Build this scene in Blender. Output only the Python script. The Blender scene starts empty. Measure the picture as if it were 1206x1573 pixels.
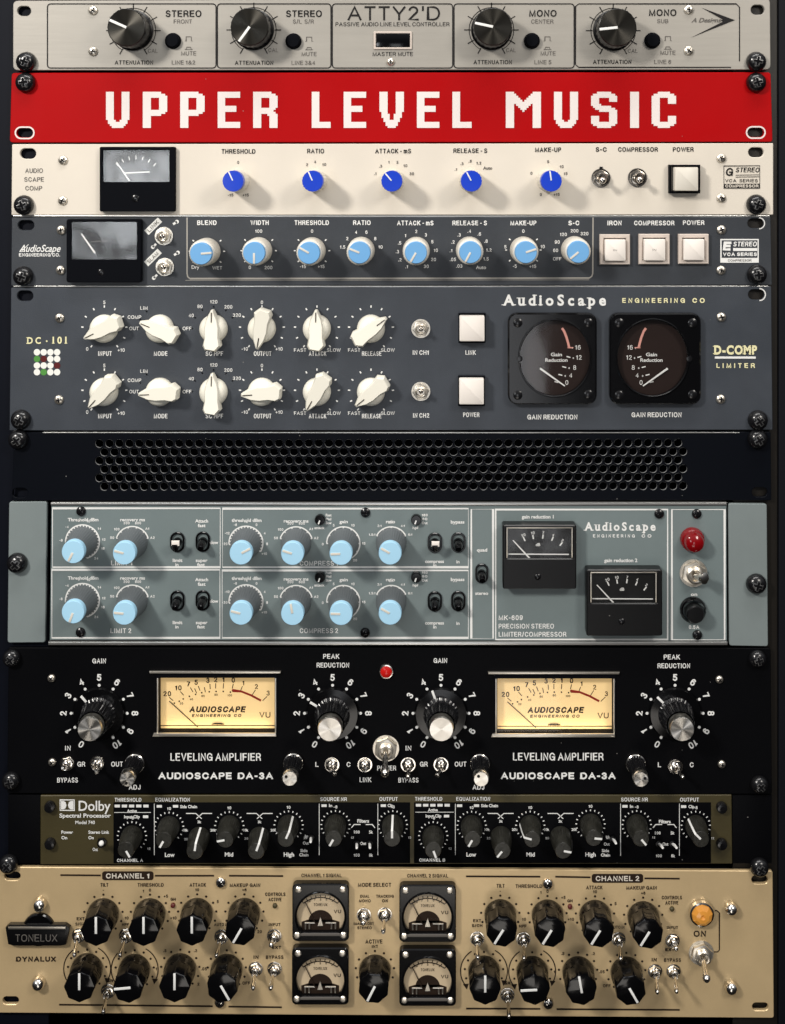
import bpy, bmesh, math, random
from mathutils import Vector
random.seed(4)
PI = math.pi
R = math.radians
S = 0.00041            # metres per drawing unit: the rack front is drawn in units of 0.41 mm, x to the right, y down, h out of the panel
CX, CY = 603.0, 786.5  # drawing point at the world origin
NX, NY = 660.0, 250.0  # drawing point straight in front of the lens
DIST = 0.80            # lens to panel, metres
DU = DIST / S
sc = bpy.context.scene
col = sc.collection

def W(x, y, h=0.0):
    return Vector(((x - CX) * S, -h * S, (CY - y) * S))

# ------------------------------------------------------------------ camera, world, lamps, exposure
cd = bpy.data.cameras.new('camera')
cam = bpy.data.objects.new('camera', cd); col.objects.link(cam)
cam.location = W(NX, NY, DU); cam.rotation_euler = (R(90), 0, 0)
cd.sensor_fit = 'VERTICAL'; cd.sensor_height = 36.0
cd.lens = 36.0 * DIST / (1573 * S)
cd.shift_x = (603 - NX) / 1573; cd.shift_y = (NY - 786.5) / 1573
cd.clip_start = 0.02; cd.clip_end = 30
sc.camera = cam

wd = bpy.data.worlds.new('World'); sc.world = wd; wd.use_nodes = True
nt = wd.node_tree; nt.nodes.clear()
out = nt.nodes.new('ShaderNodeOutputWorld'); bg = nt.nodes.new('ShaderNodeBackground')
tc = nt.nodes.new('ShaderNodeTexCoord'); sx = nt.nodes.new('ShaderNodeSeparateXYZ'); cr = nt.nodes.new('ShaderNodeValToRGB')
mr = nt.nodes.new('ShaderNodeMapRange'); mr.inputs['From Min'].default_value = -1; mr.inputs['From Max'].default_value = 1
nt.links.new(tc.outputs['Generated'], sx.inputs[0]); nt.links.new(sx.outputs['Z'], mr.inputs['Value'])
nt.links.new(mr.outputs['Result'], cr.inputs['Fac']); nt.links.new(cr.outputs['Color'], bg.inputs['Color'])
e = cr.color_ramp.elements
e[0].position = 0.30; e[0].color = (0.010, 0.009, 0.008, 1); e[1].position = 0.95; e[1].color = (0.55, 0.56, 0.58, 1)
m_ = e.new(0.55); m_.color = (0.036, 0.037, 0.041, 1)
bg.inputs['Strength'].default_value = 1.0
nt.links.new(bg.outputs[0], out.inputs[0])

def area(name, loc, target, power, sx_, sy_, color):
    l = bpy.data.lights.new(name, 'AREA'); l.shape = 'RECTANGLE'; l.size = sx_; l.size_y = sy_
    l.energy = power; l.color = color
    o = bpy.data.objects.new(name, l); col.objects.link(o); o.location = loc
    o.rotation_euler = (Vector(target) - Vector(loc)).to_track_quat('-Z', 'Y').to_euler()
    return o
area('key_lamp', (-0.85, -1.05, 0.85), (0.05, 0, -0.10), 17.5, 0.20, 0.20, (1.0, 0.95, 0.88))
area('ceiling_lamp', (0.10, -0.42, 1.35), (0.05, 0, -0.1), 9.0, 1.1, 0.16, (1.0, 0.97, 0.93))
area('right_lamp', (0.75, -0.95, 0.75), (0.10, 0, 0.05), 6.0, 0.32, 0.32, (1.0, 0.94, 0.86))
area('cap_sheen_fill', (0.02, -1.10, -0.70), (0.0, 0, -0.16), 1.0, 0.40, 0.30, (1.0, 0.94, 0.86))  # added low fill, puts bright bow-ties on the spun caps
area('front_haze_fill', (0.06, -2.0, -0.25), (0.02, 0, 0.05), 2.0, 0.42, 0.75, (0.96, 0.97, 1.0))  # added front light, lends the dark panels their central haze
area('side_glass_fill', (-0.400, -1.00, 0.175), (-0.17, 0, 0.2), 0.62, 0.11, 0.17, (0.92, 0.96, 1.0))  # added softbox, placed to mirror in the two upper-left meter glasses

sc.render.engine = 'CYCLES'
sc.view_settings.view_transform = 'Standard'; sc.view_settings.look = 'None'
sc.view_settings.gamma = 1.0; sc.view_settings.exposure = 0.0
try: sc.view_settings.use_curve_mapping = False
except Exception: pass
sc.cycles.max_bounces = 6; sc.cycles.transparent_max_bounces = 8
sc.cycles.caustics_reflective = False; sc.cycles.caustics_refractive = False

# ------------------------------------------------------------------ materials
def mat(name, color, rough=0.5, metal=0.0, spec=0.5, bump=0.0, bscale=900, var=0.0, vscale=30, stretch=None, rvar=0.0, coat=0.0,
        aniso=0.0, emit=None, estr=0.0, dust=0.0):
    m = bpy.data.materials.new(name); m.use_nodes = True
    n = m.node_tree.nodes; l = m.node_tree.links; p = n['Principled BSDF']
    p.inputs['Base Color'].default_value = (*color, 1); p.inputs['Roughness'].default_value = rough
    p.inputs['Metallic'].default_value = metal; p.inputs['Specular IOR Level'].default_value = spec
    p.inputs['Coat Weight'].default_value = coat
    t = n.new('ShaderNodeTexCoord'); src = t.outputs['Object']
    if stretch:
        mp = n.new('ShaderNodeMapping'); mp.inputs['Scale'].default_value = stretch
        l.new(src, mp.inputs['Vector']); ssrc = mp.outputs['Vector']
    else: ssrc = src
    if bump > 0:
        no = n.new('ShaderNodeTexNoise'); no.inputs['Scale'].default_value = bscale; no.inputs['Detail'].default_value = 3
        l.new(ssrc, no.inputs['Vector'])
        b = n.new('ShaderNodeBump'); b.inputs['Strength'].default_value = bump; b.inputs['Distance'].default_value = 0.0004
        l.new(no.outputs['Fac'], b.inputs['Height']); l.new(b.outputs['Normal'], p.inputs['Normal'])
    if var > 0:
        no = n.new('ShaderNodeTexNoise'); no.inputs['Scale'].default_value = vscale; no.inputs['Detail'].default_value = 6
        no.inputs['Roughness'].default_value = 0.65; l.new(ssrc, no.inputs['Vector'])
        mr = n.new('ShaderNodeMapRange'); mr.inputs['From Min'].default_value = 0.25; mr.inputs['From Max'].default_value = 0.75
        mr.inputs['To Min'].default_value = 1 - var; mr.inputs['To Max'].default_value = 1 + var
        l.new(no.outputs['Fac'], mr.inputs['Value'])
        mx = n.new('ShaderNodeVectorMath'); mx.operation = 'SCALE'; mx.inputs[0].default_value = color
        l.new(mr.outputs['Result'], mx.inputs['Scale']); l.new(mx.outputs['Vector'], p.inputs['Base Color'])
    if dust > 0:      # specks of dust lying on the surface
        vo = n.new('ShaderNodeTexVoronoi'); vo.inputs['Scale'].default_value = 170; l.new(src, vo.inputs['Vector'])
        lt = n.new('ShaderNodeMath'); lt.operation = 'LESS_THAN'; lt.inputs[1].default_value = 0.062; l.new(vo.outputs['Distance'], lt.inputs[0])
        sp = n.new('ShaderNodeSeparateColor'); l.new(vo.outputs['Color'], sp.inputs[0])
        l2 = n.new('ShaderNodeMath'); l2.operation = 'LESS_THAN'; l2.inputs[1].default_value = dust; l.new(sp.outputs[0], l2.inputs[0])
        mu = n.new('ShaderNodeMath'); mu.operation = 'MULTIPLY'; l.new(lt.outputs[0], mu.inputs[0]); l.new(l2.outputs[0], mu.inputs[1])
        mu2 = n.new('ShaderNodeMath'); mu2.operation = 'MULTIPLY'; mu2.inputs[1].default_value = 0.55; l.new(mu.outputs[0], mu2.inputs[0])
        mx = n.new('ShaderNodeMix'); mx.data_type = 'RGBA'; l.new(mu2.outputs[0], mx.inputs['Factor'])
        mx.inputs['A'].default_value = (*color, 1); mx.inputs['B'].default_value = (0.30, 0.29, 0.27, 1)
        lk = [q for q in m.node_tree.links if q.to_socket == p.inputs['Base Color']]
        if lk: l.new(lk[0].from_socket, mx.inputs['A'])
        l.new(mx.outputs['Result'], p.inputs['Base Color'])
    if rvar > 0:
        no = n.new('ShaderNodeTexNoise'); no.inputs['Scale'].default_value = 22; no.inputs['Detail'].default_value = 5
        l.new(src, no.inputs['Vector'])
        mr = n.new('ShaderNodeMapRange'); mr.inputs['From Min'].default_value = 0.3; mr.inputs['From Max'].default_value = 0.7
        mr.inputs['To Min'].default_value = max(0.02, rough - rvar); mr.inputs['To Max'].default_value = rough + rvar
        l.new(no.outputs['Fac'], mr.inputs['Value']); l.new(mr.outputs['Result'], p.inputs['Roughness'])
    if aniso > 0:
        p.inputs['Anisotropic'].default_value = aniso
        tn = n.new('ShaderNodeTangent'); tn.direction_type = 'RADIAL'; tn.axis = 'Y'
        l.new(tn.outputs['Tangent'], p.inputs['Tangent'])
    if emit:
        p.inputs['Emission Color'].default_value = (*emit, 1); p.inputs['Emission Strength'].default_value = estr
    return m

def glass_mat(name, tint=(1, 1, 1), refl=0.08, rough=0.02, bump=0.2):
    m = bpy.data.materials.new(name); m.use_nodes = True
    n = m.node_tree.nodes; l = m.node_tree.links; n.clear()
    o = n.new('ShaderNodeOutputMaterial'); mx = n.new('ShaderNodeMixShader')
    t = n.new('ShaderNodeBsdfTransparent'); t.inputs['Color'].default_value = (*tint, 1)
    g = n.new('ShaderNodeBsdfGlossy'); g.inputs['Roughness'].default_value = rough
    tc = n.new('ShaderNodeTexCoord'); no = n.new('ShaderNodeTexNoise'); no.inputs['Scale'].default_value = 28; no.inputs['Detail'].default_value = 2
    bp = n.new('ShaderNodeBump'); bp.inputs['Strength'].default_value = bump; bp.inputs['Distance'].default_value = 0.004
    l.new(tc.outputs['Object'], no.inputs['Vector']); l.new(no.outputs['Fac'], bp.inputs['Height']); 
    if bump > 0: l.new(bp.outputs['Normal'], g.inputs['Normal'])
    lw = n.new('ShaderNodeLayerWeight'); lw.inputs['Blend'].default_value = 0.15
    mr = n.new('ShaderNodeMapRange'); mr.inputs['To Min'].default_value = refl; mr.inputs['To Max'].default_value = 0.7
    l.new(lw.outputs['Fresnel'], mr.inputs['Value']); l.new(mr.outputs['Result'], mx.inputs['Fac'])
    l.new(t.outputs[0], mx.inputs[1]); l.new(g.outputs[0], mx.inputs[2]); l.new(mx.outputs[0], o.inputs['Surface'])
    return m

M = {}
M['silver'] = mat('brushed_silver', (0.395, 0.372, 0.332), 0.42, 0.25, bump=0.10, bscale=500, stretch=(0.06, 1, 1), var=0.05, vscale=260, rvar=0.06)
M['red'] = mat('red_enamel', (0.39, 0.0012, 0.0025), 0.5, spec=0.10, bump=0.10, bscale=1300, var=0.05, vscale=14, rvar=0.12, dust=0.03)
M['cream'] = mat('cream_paint', (0.71, 0.65, 0.56), 0.50, spec=0.4, bump=0.10, bscale=1500, var=0.045, vscale=12, rvar=0.10)
M['charcoal'] = mat('charcoal_paint', (0.035, 0.040, 0.048), 0.42, spec=0.5, bump=0.25, bscale=1500, var=0.12, vscale=60, rvar=0.06)
M['slate'] = mat('slate_paint', (0.043, 0.050, 0.062), 0.40, spec=0.5, bump=0.2, bscale=1500, var=0.14, vscale=30, rvar=0.08, dust=0.03)
M['black'] = mat('black_satin', (0.0022, 0.0023, 0.003), 0.5, spec=0.06, bump=0.15, bscale=1500, rvar=0.06, dust=0.10)
M['vent'] = mat('black_vent_paint', (0.0022, 0.003, 0.0055), 0.42, spec=0.10, bump=0.1, bscale=1500, dust=0.06)
M['teal'] = mat('grey_green_paint', (0.165, 0.205, 0.208), 0.42, spec=0.45, bump=0.12, bscale=1500, var=0.09, vscale=16, rvar=0.10, dust=0.03)
M['ear_teal'] = mat('grey_green_ear', (0.20, 0.235, 0.236), 0.45, spec=0.4, bump=0.12, bscale=1500, var=0.06)
M['bronze'] = mat('olive_bronze', (0.060, 0.048, 0.018), 0.45, 0.2, bump=0.1, bscale=600, stretch=(0.1, 1, 1), var=0.08)
M['gold'] = mat('champagne_gold', (0.65, 0.485, 0.27), 0.36, 0.32, bump=0.10, bscale=700, var=0.05, vscale=50, rvar=0.06)
M['alu'] = mat('aluminium_trim', (0.72, 0.72, 0.70), 0.32, 0.9, bump=0.06, bscale=500, stretch=(0.05, 1, 1))
M['chrome'] = mat('chrome', (0.82, 0.78, 0.72), 0.16, 1.0, rvar=0.06)
M['nickel'] = mat('nickel', (0.86, 0.80, 0.70), 0.34, 0.95, bump=0.05, bscale=1500)
M['spun'] = mat('spun_aluminium', (0.92, 0.88, 0.81), 0.30, 1.0, aniso=0.92)
M['spun_dark'] = mat('spun_dark_metal', (0.045, 0.042, 0.036), 0.33, 0.9, aniso=0.85)
M['blk_plastic'] = mat('black_plastic', (0.0035, 0.0035, 0.004), 0.30, spec=0.35, bump=0.04, bscale=1500, dust=0.05)
M['blk_gloss'] = mat('black_gloss', (0.0025, 0.0025, 0.003), 0.13, spec=0.42)
M['blk_matte'] = mat('black_matte', (0.0025, 0.003, 0.0048), 0.55, spec=0.05, bump=0.1, bscale=1500)
M['hole'] = mat('dark_recess', (0.003, 0.003, 0.004), 0.8, spec=0.1)
M['screw_blk'] = mat('black_oxide_screw', (0.006, 0.006, 0.007), 0.22, spec=0.6)
M['white'] = mat('white_print', (0.82, 0.82, 0.80), 0.6, spec=0.2)
M['blackink'] = mat('black_print', (0.012, 0.011, 0.011), 0.6, spec=0.2)
M['greyink'] = mat('grey_print', (0.12, 0.11, 0.10), 0.6, spec=0.2)
M['brownink'] = mat('brown_print', (0.022, 0.012, 0.007), 0.6, spec=0.2)
M['yellowink'] = mat('pale_yellow_print', (0.80, 0.75, 0.45), 0.6, spec=0.2)
M['letterwhite'] = mat('pinkish_white_letter', (0.80, 0.73, 0.70), 0.5, spec=0.3)
M['blue'] = mat('blue_cap', (0.003, 0.045, 0.55), 0.30, spec=0.5, bump=0.04)
M['skyblue'] = mat('sky_blue_cap', (0.16, 0.40, 0.72), 0.45, spec=0.35, bump=0.05)
M['paleblue'] = mat('pale_blue_cap', (0.40, 0.68, 0.88), 0.45, spec=0.35, bump=0.05)
M['wht_plastic'] = mat('white_plastic', (0.70, 0.66, 0.58), 0.38, spec=0.4)
M['grey_plastic'] = mat('grey_knob_plastic', (0.12, 0.135, 0.145), 0.45, spec=0.4)
M['ivory'] = mat('ivory_plastic', (0.90, 0.87, 0.76), 0.34, spec=0.45, bump=0.03)
M['button'] = mat('button_white', (0.86, 0.80, 0.74), 0.40, spec=0.4)
M['button_rim'] = mat('button_beige', (0.60, 0.52, 0.46), 0.45, spec=0.4)
M['led_white'] = mat('white_dot', (0.85, 0.85, 0.80), 0.5)
M['led_green'] = mat('green_dot', (0.08, 0.28, 0.05), 0.4)
M['led_red'] = mat('dark_red_dot', (0.10, 0.006, 0.005), 0.4)
M['vuface'] = mat('backlit_vu_face', (0.78, 0.58, 0.30), 0.6, spec=0.1, emit=(1.0, 0.66, 0.28), estr=0.34)
M['vuface_small'] = mat('cream_vu_face', (0.68, 0.54, 0.36), 0.6, spec=0.1)
M['facegrey'] = mat('grey_meter_face', (0.10, 0.105, 0.11), 0.5, spec=0.3)
M['faceblack'] = mat('black_meter_face', (0.006, 0.006, 0.006), 0.5, spec=0.2)
M['face_sheen'] = mat('brown_sheen_meter_face', (0.020, 0.011, 0.009), 0.5, spec=0.2)  # brown reflection of the dial glass mixed into the face colour
M['redink'] = mat('red_scale_print', (0.30, 0.02, 0.012), 0.6, spec=0.2)
M['pinkink'] = mat('pink_scale_print', (0.75, 0.36, 0.30), 0.6, spec=0.2)
M['redlamp'] = mat('red_lens', (0.20, 0.002, 0.004), 0.12, spec=0.6, emit=(0.6, 0.0, 0.01), estr=0.015)
M['redled'] = mat('red_led', (0.5, 0.01, 0.008), 0.2, spec=0.5, emit=(0.9, 0.02, 0.01), estr=0.08)
M['amber'] = mat('amber_lens', (0.55, 0.22, 0.035), 0.15, spec=0.6, emit=(1.0, 0.48, 0.08), estr=0.16)
M['glass'] = glass_mat('meter_glass', refl=0.07, rough=0.17, bump=0.22)
M['glass_dim'] = glass_mat('flat_meter_glass', refl=0.022, rough=0.06, bump=0.0)
M['glass_dial'] = glass_mat('round_meter_glass', refl=0.055, rough=0.05, bump=0.03)
M['sticker'] = mat('white_label_tape', (0.78, 0.78, 0.74), 0.5)
M['worn_plastic'] = mat('worn_black_plastic', (0.018, 0.0175, 0.014), 0.36, spec=0.5, bump=0.3, bscale=900, var=0.6, vscale=300)
M['cut_metal'] = mat('bare_cut_edge', (0.50, 0.51, 0.51), 0.35, 0.3)
M['rail_left'] = mat('dark_rail_paint', (0.003, 0.004, 0.008), 0.6, spec=0.1)
M['rib_plastic'] = mat('ribbed_black_plastic', (0.007, 0.007, 0.008), 0.24, spec=0.75)
M['glint_edge'] = mat('screw_glint', (0.16, 0.16, 0.16), 0.3, 0.8, bump=0.8, bscale=900)  # pale metal standing in for highlights round the screw recess
M['dark_nut'] = mat('dark_nickel', (0.42, 0.38, 0.33), 0.2, 1.0)
M['rail'] = mat('rail_paint', (0.012, 0.010, 0.008), 0.5, spec=0.3, bump=0.1, bscale=1200)
M['cabinet'] = mat('cabinet_black', (0.0035, 0.0042, 0.007), 0.6, spec=0.15, bump=0.1, bscale=800)
M['wall'] = mat('dark_wall', (0.006, 0.006, 0.007), 0.9, spec=0.1, bump=0.1, bscale=100)

# ------------------------------------------------------------------ geometry collector (drawing units, y down, h outward)
def U(x, y, h):            # where a point seen at (x, y) on the panel really stands when it is h above the panel
    k = (DU - h) / DU
    return NX + (x - NX) * k, NY + (y - NY) * k

_tx = {}
def text_data(s, bold, shear, space):
    key = (s, bold, shear, space)
    if key not in _tx:
        c = bpy.data.curves.new('t', 'FONT'); c.body = s; c.size = 1.0; c.offset = bold; c.shear = shear
        c.space_character = space; c.resolution_u = 3
        o = bpy.data.objects.new('t', c)
        m = bpy.data.meshes.new_from_object(o)
        vs = [(v.co.x, v.co.y) for v in m.vertices]; fs = [tuple(p.vertices) for p in m.polygons]
        bpy.data.meshes.remove(m); bpy.data.objects.remove(o); bpy.data.curves.remove(c)
        xs = [v[0] for v in vs] or [0]
        _tx[key] = (vs, fs, min(xs), max(xs))
    return _tx[key]
_H = text_data('H', 0, 0, 1.0); CAP = max(v[1] for v in _H[0])

def rr(x0, y0, x1, y1, r, n=5):
    p = []
    for cx, cy, a in ((x1 - r, y0 + r, -90), (x1 - r, y1 - r, 0), (x0 + r, y1 - r, 90), (x0 + r, y0 + r, 180)):
        for i in range(n + 1):
            t = R(a + 90 * i / n); p.append((cx + r * math.cos(t), cy + r * math.sin(t)))
    return p
def circ(cx, cy, r, n=24, ry=None):
    ry = ry or r
    return [(cx + r * math.cos(2 * PI * i / n), cy + ry * math.sin(2 * PI * i / n)) for i in range(n)]
def slot(cx, cy, w, h):
    return rr(cx - w / 2, cy - h / 2, cx + w / 2, cy + h / 2, min(w, h) / 2 - 0.01, 6)
def arcpts(cx, cy, r, a0, a1, n=24):    # clock angles from 12, clockwise
    return [(cx + r * math.sin(R(a0 + (a1 - a0) * i / n)), cy - r * math.cos(R(a0 + (a1 - a0) * i / n))) for i in range(n + 1)]
def pol(cx, cy, r, a): return cx + r * math.sin(R(a)), cy - r * math.cos(R(a))

def _arc(cx, cy, rx, ry, a0, a1, n=9):
    return [(cx + rx * math.sin(R(a0 + (a1 - a0) * i / n)), cy + ry * math.cos(R(a0 + (a1 - a0) * i / n))) for i in range(n + 1)]
def _oval(cx, cy, rx, ry, n=22, p=0.86):
    o = []
    for i in range(n):
        t = 2 * PI * i / n; a, b = math.sin(t), math.cos(t)
        o.append((cx + rx * math.copysign(abs(a) ** p, a), cy + ry * math.copysign(abs(b) ** p, b)))
    return o + [o[0]]
_six = [_oval(.5, .31, .5, .31), _arc(.55, .5, .55, .5, 48, -90) + [(0, .31)]]
SF = {   # a grotesque sans: width, centre lines in a unit box (y up)
'A': (.78, [[(0, 0), (.5, 1), (1, 0)], [(.17, .33), (.83, .33)]]), 'B': (.66, [[(0, 0), (0, 1)] + _arc(.58, .765, .36, .235, 0, 180) + [(0, .53)], [(0, .53)] + _arc(.6, .265, .4, .265, 0, 180) + [(0, 0)]]),
'C': (.74, [_arc(.52, .5, .52, .5, 62, -242, 18)]), 'D': (.72, [[(0, 0), (0, 1)] + _arc(.48, .5, .52, .5, 0, 180, 12) + [(0, 0)]]), 'E': (.6, [[(1, 1), (0, 1), (0, 0), (1, 0)], [(0, .52), (.92, .52)]]),
'F': (.56, [[(1, 1), (0, 1), (0, 0)], [(0, .5), (.9, .5)]]), 'G': (.78, [_arc(.52, .5, .52, .5, 60, -245, 18), [(.55, .46), (1, .46), (1, 0)]]), 'H': (.68, [[(0, 0), (0, 1)], [(1, 0), (1, 1)], [(0, .52), (1, .52)]]),
'I': (.12, [[(.5, 0), (.5, 1)]]), 'J': (.5, [[(1, 1), (1, .3)] + _arc(.5, .3, .5, .3, 90, 265)]), 'K': (.7, [[(0, 0), (0, 1)], [(.95, 1), (0, .36)], [(.33, .58), (1, 0)]]), 'L': (.54, [[(0, 1), (0, 0), (1, 0)]]),
'M': (.84, [[(0, 0), (0, 1), (.5, 0), (1, 1), (1, 0)]]), 'N': (.68, [[(0, 0), (0, 1), (1, 0), (1, 1)]]), 'O': (.8, [_oval(.5, .5, .5, .5, 28)]), 'P': (.62, [[(0, 0), (0, 1)] + _arc(.58, .73, .42, .27, 0, 180) + [(0, .46)]]),
'Q': (.8, [_oval(.5, .5, .5, .5, 28), [(.62, .25), (1, -.04)]]), 'R': (.68, [[(0, 0), (0, 1)] + _arc(.58, .74, .38, .26, 0, 180) + [(0, .48)], [(.5, .48), (.9, .3), (1, 0)]]),
'S': (.66, [_arc(.5, .745, .45, .255, 68, -180, 14) + _arc(.5, .25, .5, .25, 8, 250, 14)]), 'T': (.62, [[(0, 1), (1, 1)], [(.5, 1), (.5, 0)]]), 'U': (.68, [[(0, 1), (0, .33)] + _arc(.5, .33, .5, .33, 270, 90, 12) + [(1, 1)]]),
'V': (.72, [[(0, 1), (.5, 0), (1, 1)]]), 'W': (1.05, [[(0, 1), (.25, 0), (.5, 1), (.75, 0), (1, 1)]]), 'X': (.7, [[(0, 0), (1, 1)], [(0, 1), (1, 0)]]), 'Y': (.72, [[(0, 1), (.5, .44), (1, 1)], [(.5, .44), (.5, 0)]]), 'Z': (.64, [[(0, 1), (1, 1), (0, 0), (1, 0)]]),
'0': (.56, [_oval(.5, .5, .5, .5, 24, .8)]), '1': (.34, [[(0, .76), (.7, 1), (.7, 0)]]), '2': (.56, [_arc(.48, .72, .46, .28, -78, 112, 12) + [(0, 0), (1, 0)]]), '3': (.56, [_arc(.46, .755, .42, .245, -72, 180, 12), _arc(.46, .265, .5, .265, 0, 252, 12)]),
'4': (.58, [[(.74, 0), (.74, 1), (0, .28), (1, .28)]]), '5': (.56, [[(.92, 1), (.16, 1), (.06, .5)] + _arc(.46, .32, .5, .32, -40, 248, 14)]), '6': (.56, _six), '7': (.54, [[(0, 1), (1, 1), (.3, 0)]]),
'8': (.56, [_oval(.5, .76, .44, .24, 18), _oval(.5, .27, .5, .27, 18)]), '9': (.56, [[(1 - x, 1 - y) for x, y in q] for q in _six]), '-': (.3, [[(0, .42), (1, .42)]]), '/': (.34, [[(0, -.05), (1, 1.05)]]), '.': (.1, [[(.5, 0), (.5, .12)]]),
"'": (.1, [[(.5, .75), (.5, 1.02)]]), '+': (.5, [[(0, .42), (1, .42)], [(.5, .12), (.5, .72)]]), ':': (.1, [[(.5, 0), (.5, .12)], [(.5, .55), (.5, .67)]]), '&': (.72, [[(1, 0), (.2, .74)] + _arc(.45, .78, .25, .22, -80, 110, 9) + [(.1, .38)] + _arc(.4, .25, .4, .25, -50, -200, 8) + [(1, .45)]]),
'm': (.8, [[(0, 0), (0, .74)], [(0, .5)] + _arc(.25, .5, .25, .22, -90, 90, 7) + [(.5, 0)], [(.5, .5)] + _arc(.75, .5, .25, .22, -90, 90, 7) + [(1, 0)]])}

class MB:
    def __init__(self, ox=0.0, oy=0.0): self.v = []; self.f = []; self.ox = ox; self.oy = oy
    def add(self, vs, fs):
        b = len(self.v); self.v += vs; self.f += [tuple(i + b for i in f) for f in fs]; return self
    def lathe(self, prof, n=28, cx=0, cy=0, flute=None):
        vs = []; fs = []; rings = []
        for k, (r, h) in enumerate(prof):
            if r < 1e-6: rings.append([len(vs)]); vs.append((cx, cy, h)); continue
            ring = []
            for i in range(n):
                t = 2 * PI * i / n; q = r
                if flute and k in flute[2]: q = r * (1 - flute[1] * (0.5 + 0.5 * math.cos(flute[0] * t)))
                ring.append(len(vs)); vs.append((cx + q * math.sin(t), cy - q * math.cos(t), h))
            rings.append(ring)
        for a, b in zip(rings, rings[1:]):
            for i in range(n):
                j = (i + 1) % n
                if len(a) > 1 and len(b) > 1: fs.append((a[i], a[j], b[j], b[i]))
                elif len(a) > 1: fs.append((a[i], a[j], b[0]))
                elif len(b) > 1: fs.append((a[0], b[j], b[i]))
        return self.add(vs, fs)
    def prism(self, pts, h0, h1, bev=0.0, top_scale=None):
        n = len(pts); cx = sum(p[0] for p in pts) / n; cy = sum(p[1] for p in pts) / n
        def inset(d):
            o = []
            for i in range(n):
                a, b, c = pts[i - 1], pts[i], pts[(i + 1) % n]
                e1 = Vector((b[0] - a[0], b[1] - a[1])); e2 = Vector((c[0] - b[0], c[1] - b[1]))
                if e1.length < 1e-9: e1 = e2
                if e2.length < 1e-9: e2 = e1
                e1.normalize(); e2.normalize()
                n1 = Vector((-e1.y, e1.x)); n2 = Vector((-e2.y, e2.x)); q = n1 + n2
                if q.length < 1e-6: q = n1
                q.normalize(); d_ = d / max(0.5, q.dot(n1))
                s_ = 1 if q.dot(Vector((cx - b[0], cy - b[1]))) > 0 else -1
                o.append((b[0] + q.x * d_ * s_, b[1] + q.y * d_ * s_))
            return o
        ls = [[(x, y, h0) for x, y in pts]]
        if bev > 0:
            ls.append([(x, y, h1 - bev) for x, y in pts]); ls.append([(x, y, h1 - bev * 0.3) for x, y in inset(bev * 0.3)])
            ls.append([(x, y, h1) for x, y in inset(bev)])
        else: ls.append([(x, y, h1) for x, y in pts])
        vs = [p for l in ls for p in l]; fs = []
        for k in range(len(ls) - 1):
            for i in range(n):
                j = (i + 1) % n; fs.append((k * n + i, k * n + j, (k + 1) * n + j, (k + 1) * n + i))
        fs.append(tuple(range((len(ls) - 1) * n, len(ls) * n))); fs.append(tuple(reversed(range(n))))
        return self.add(vs, fs)
    def box(self, x0, y0, x1, y1, h0, h1, bev=0.0):
        return self.prism([(x0, y0), (x1, y0), (x1, y1), (x0, y1)], h0, h1, bev)
    def flat(self, pts, h=0.5): return self.add([(x, y, h) for x, y in pts], [tuple(range(len(pts)))])
    def stroke(self, pts, w, h=0.5, closed=False, w1=None, dh=0.0):
        n = len(pts); vs = []
        for i in range(n):
            a = pts[i - 1] if (i > 0 or closed) else pts[i]; c = pts[(i + 1) % n] if (i < n - 1 or closed) else pts[i]
            d = Vector((c[0] - a[0], c[1] - a[1])); d.normalize(); q = Vector((-d.y, d.x))
            b = pts[i]
            e1 = Vector((b[0] - a[0], b[1] - a[1]))
            k = 1.0
            if e1.length > 1e-6: e1.normalize(); k = 1 / max(0.6, q.dot(Vector((-e1.y, e1.x))))
            ww = (w if w1 is None else w + (w1 - w) * i / (n - 1)) / 2 * k
            hz = h + dh * i / n; vs.append((b[0] + q.x * ww, b[1] + q.y * ww, hz)); vs.append((b[0] - q.x * ww, b[1] - q.y * ww, hz))
        fs = [(2 * i, 2 * i + 1, 2 * i + 3, 2 * i + 2) for i in range(n - 1)]
        if closed: fs.append((2 * n - 2, 2 * n - 1, 1, 0))
        return self.add(vs, fs)
    def line(self, x0, y0, x1, y1, w=1.4, h=0.5): return self.stroke([(x0, y0), (x1, y1)], w, h)
    def dot(self, x, y, r, h=0.5, n=10): return self.flat(circ(x, y, r, n), h)
    def text(self, s, x, y, ch, w=None, bold=0.0, shear=0.0, rot=0.0, h=0.55, space=1.0, align='C'):
        if s and all(q in SF or q == ' ' for q in s): return self.stext(s, x, y, ch, w, bold, shear, rot, h, space, align)
        vs, fs, x0, x1 = text_data(s, bold, shear, space)
        if not vs: return self
        ky = ch / CAP; kx = ky if w is None else w / max(1e-6, x1 - x0)
        cxx = (x0 + x1) / 2 if align == 'C' else x0
        c, sn = math.cos(R(rot)), math.sin(R(rot)); o = []
        for vx, vy in vs:
            lx = (vx - cxx) * kx; ly = -(vy * ky - ch / 2)
            o.append((x + lx * c - ly * sn, y + lx * sn + ly * c, h))
        return self.add(o, fs)
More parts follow.
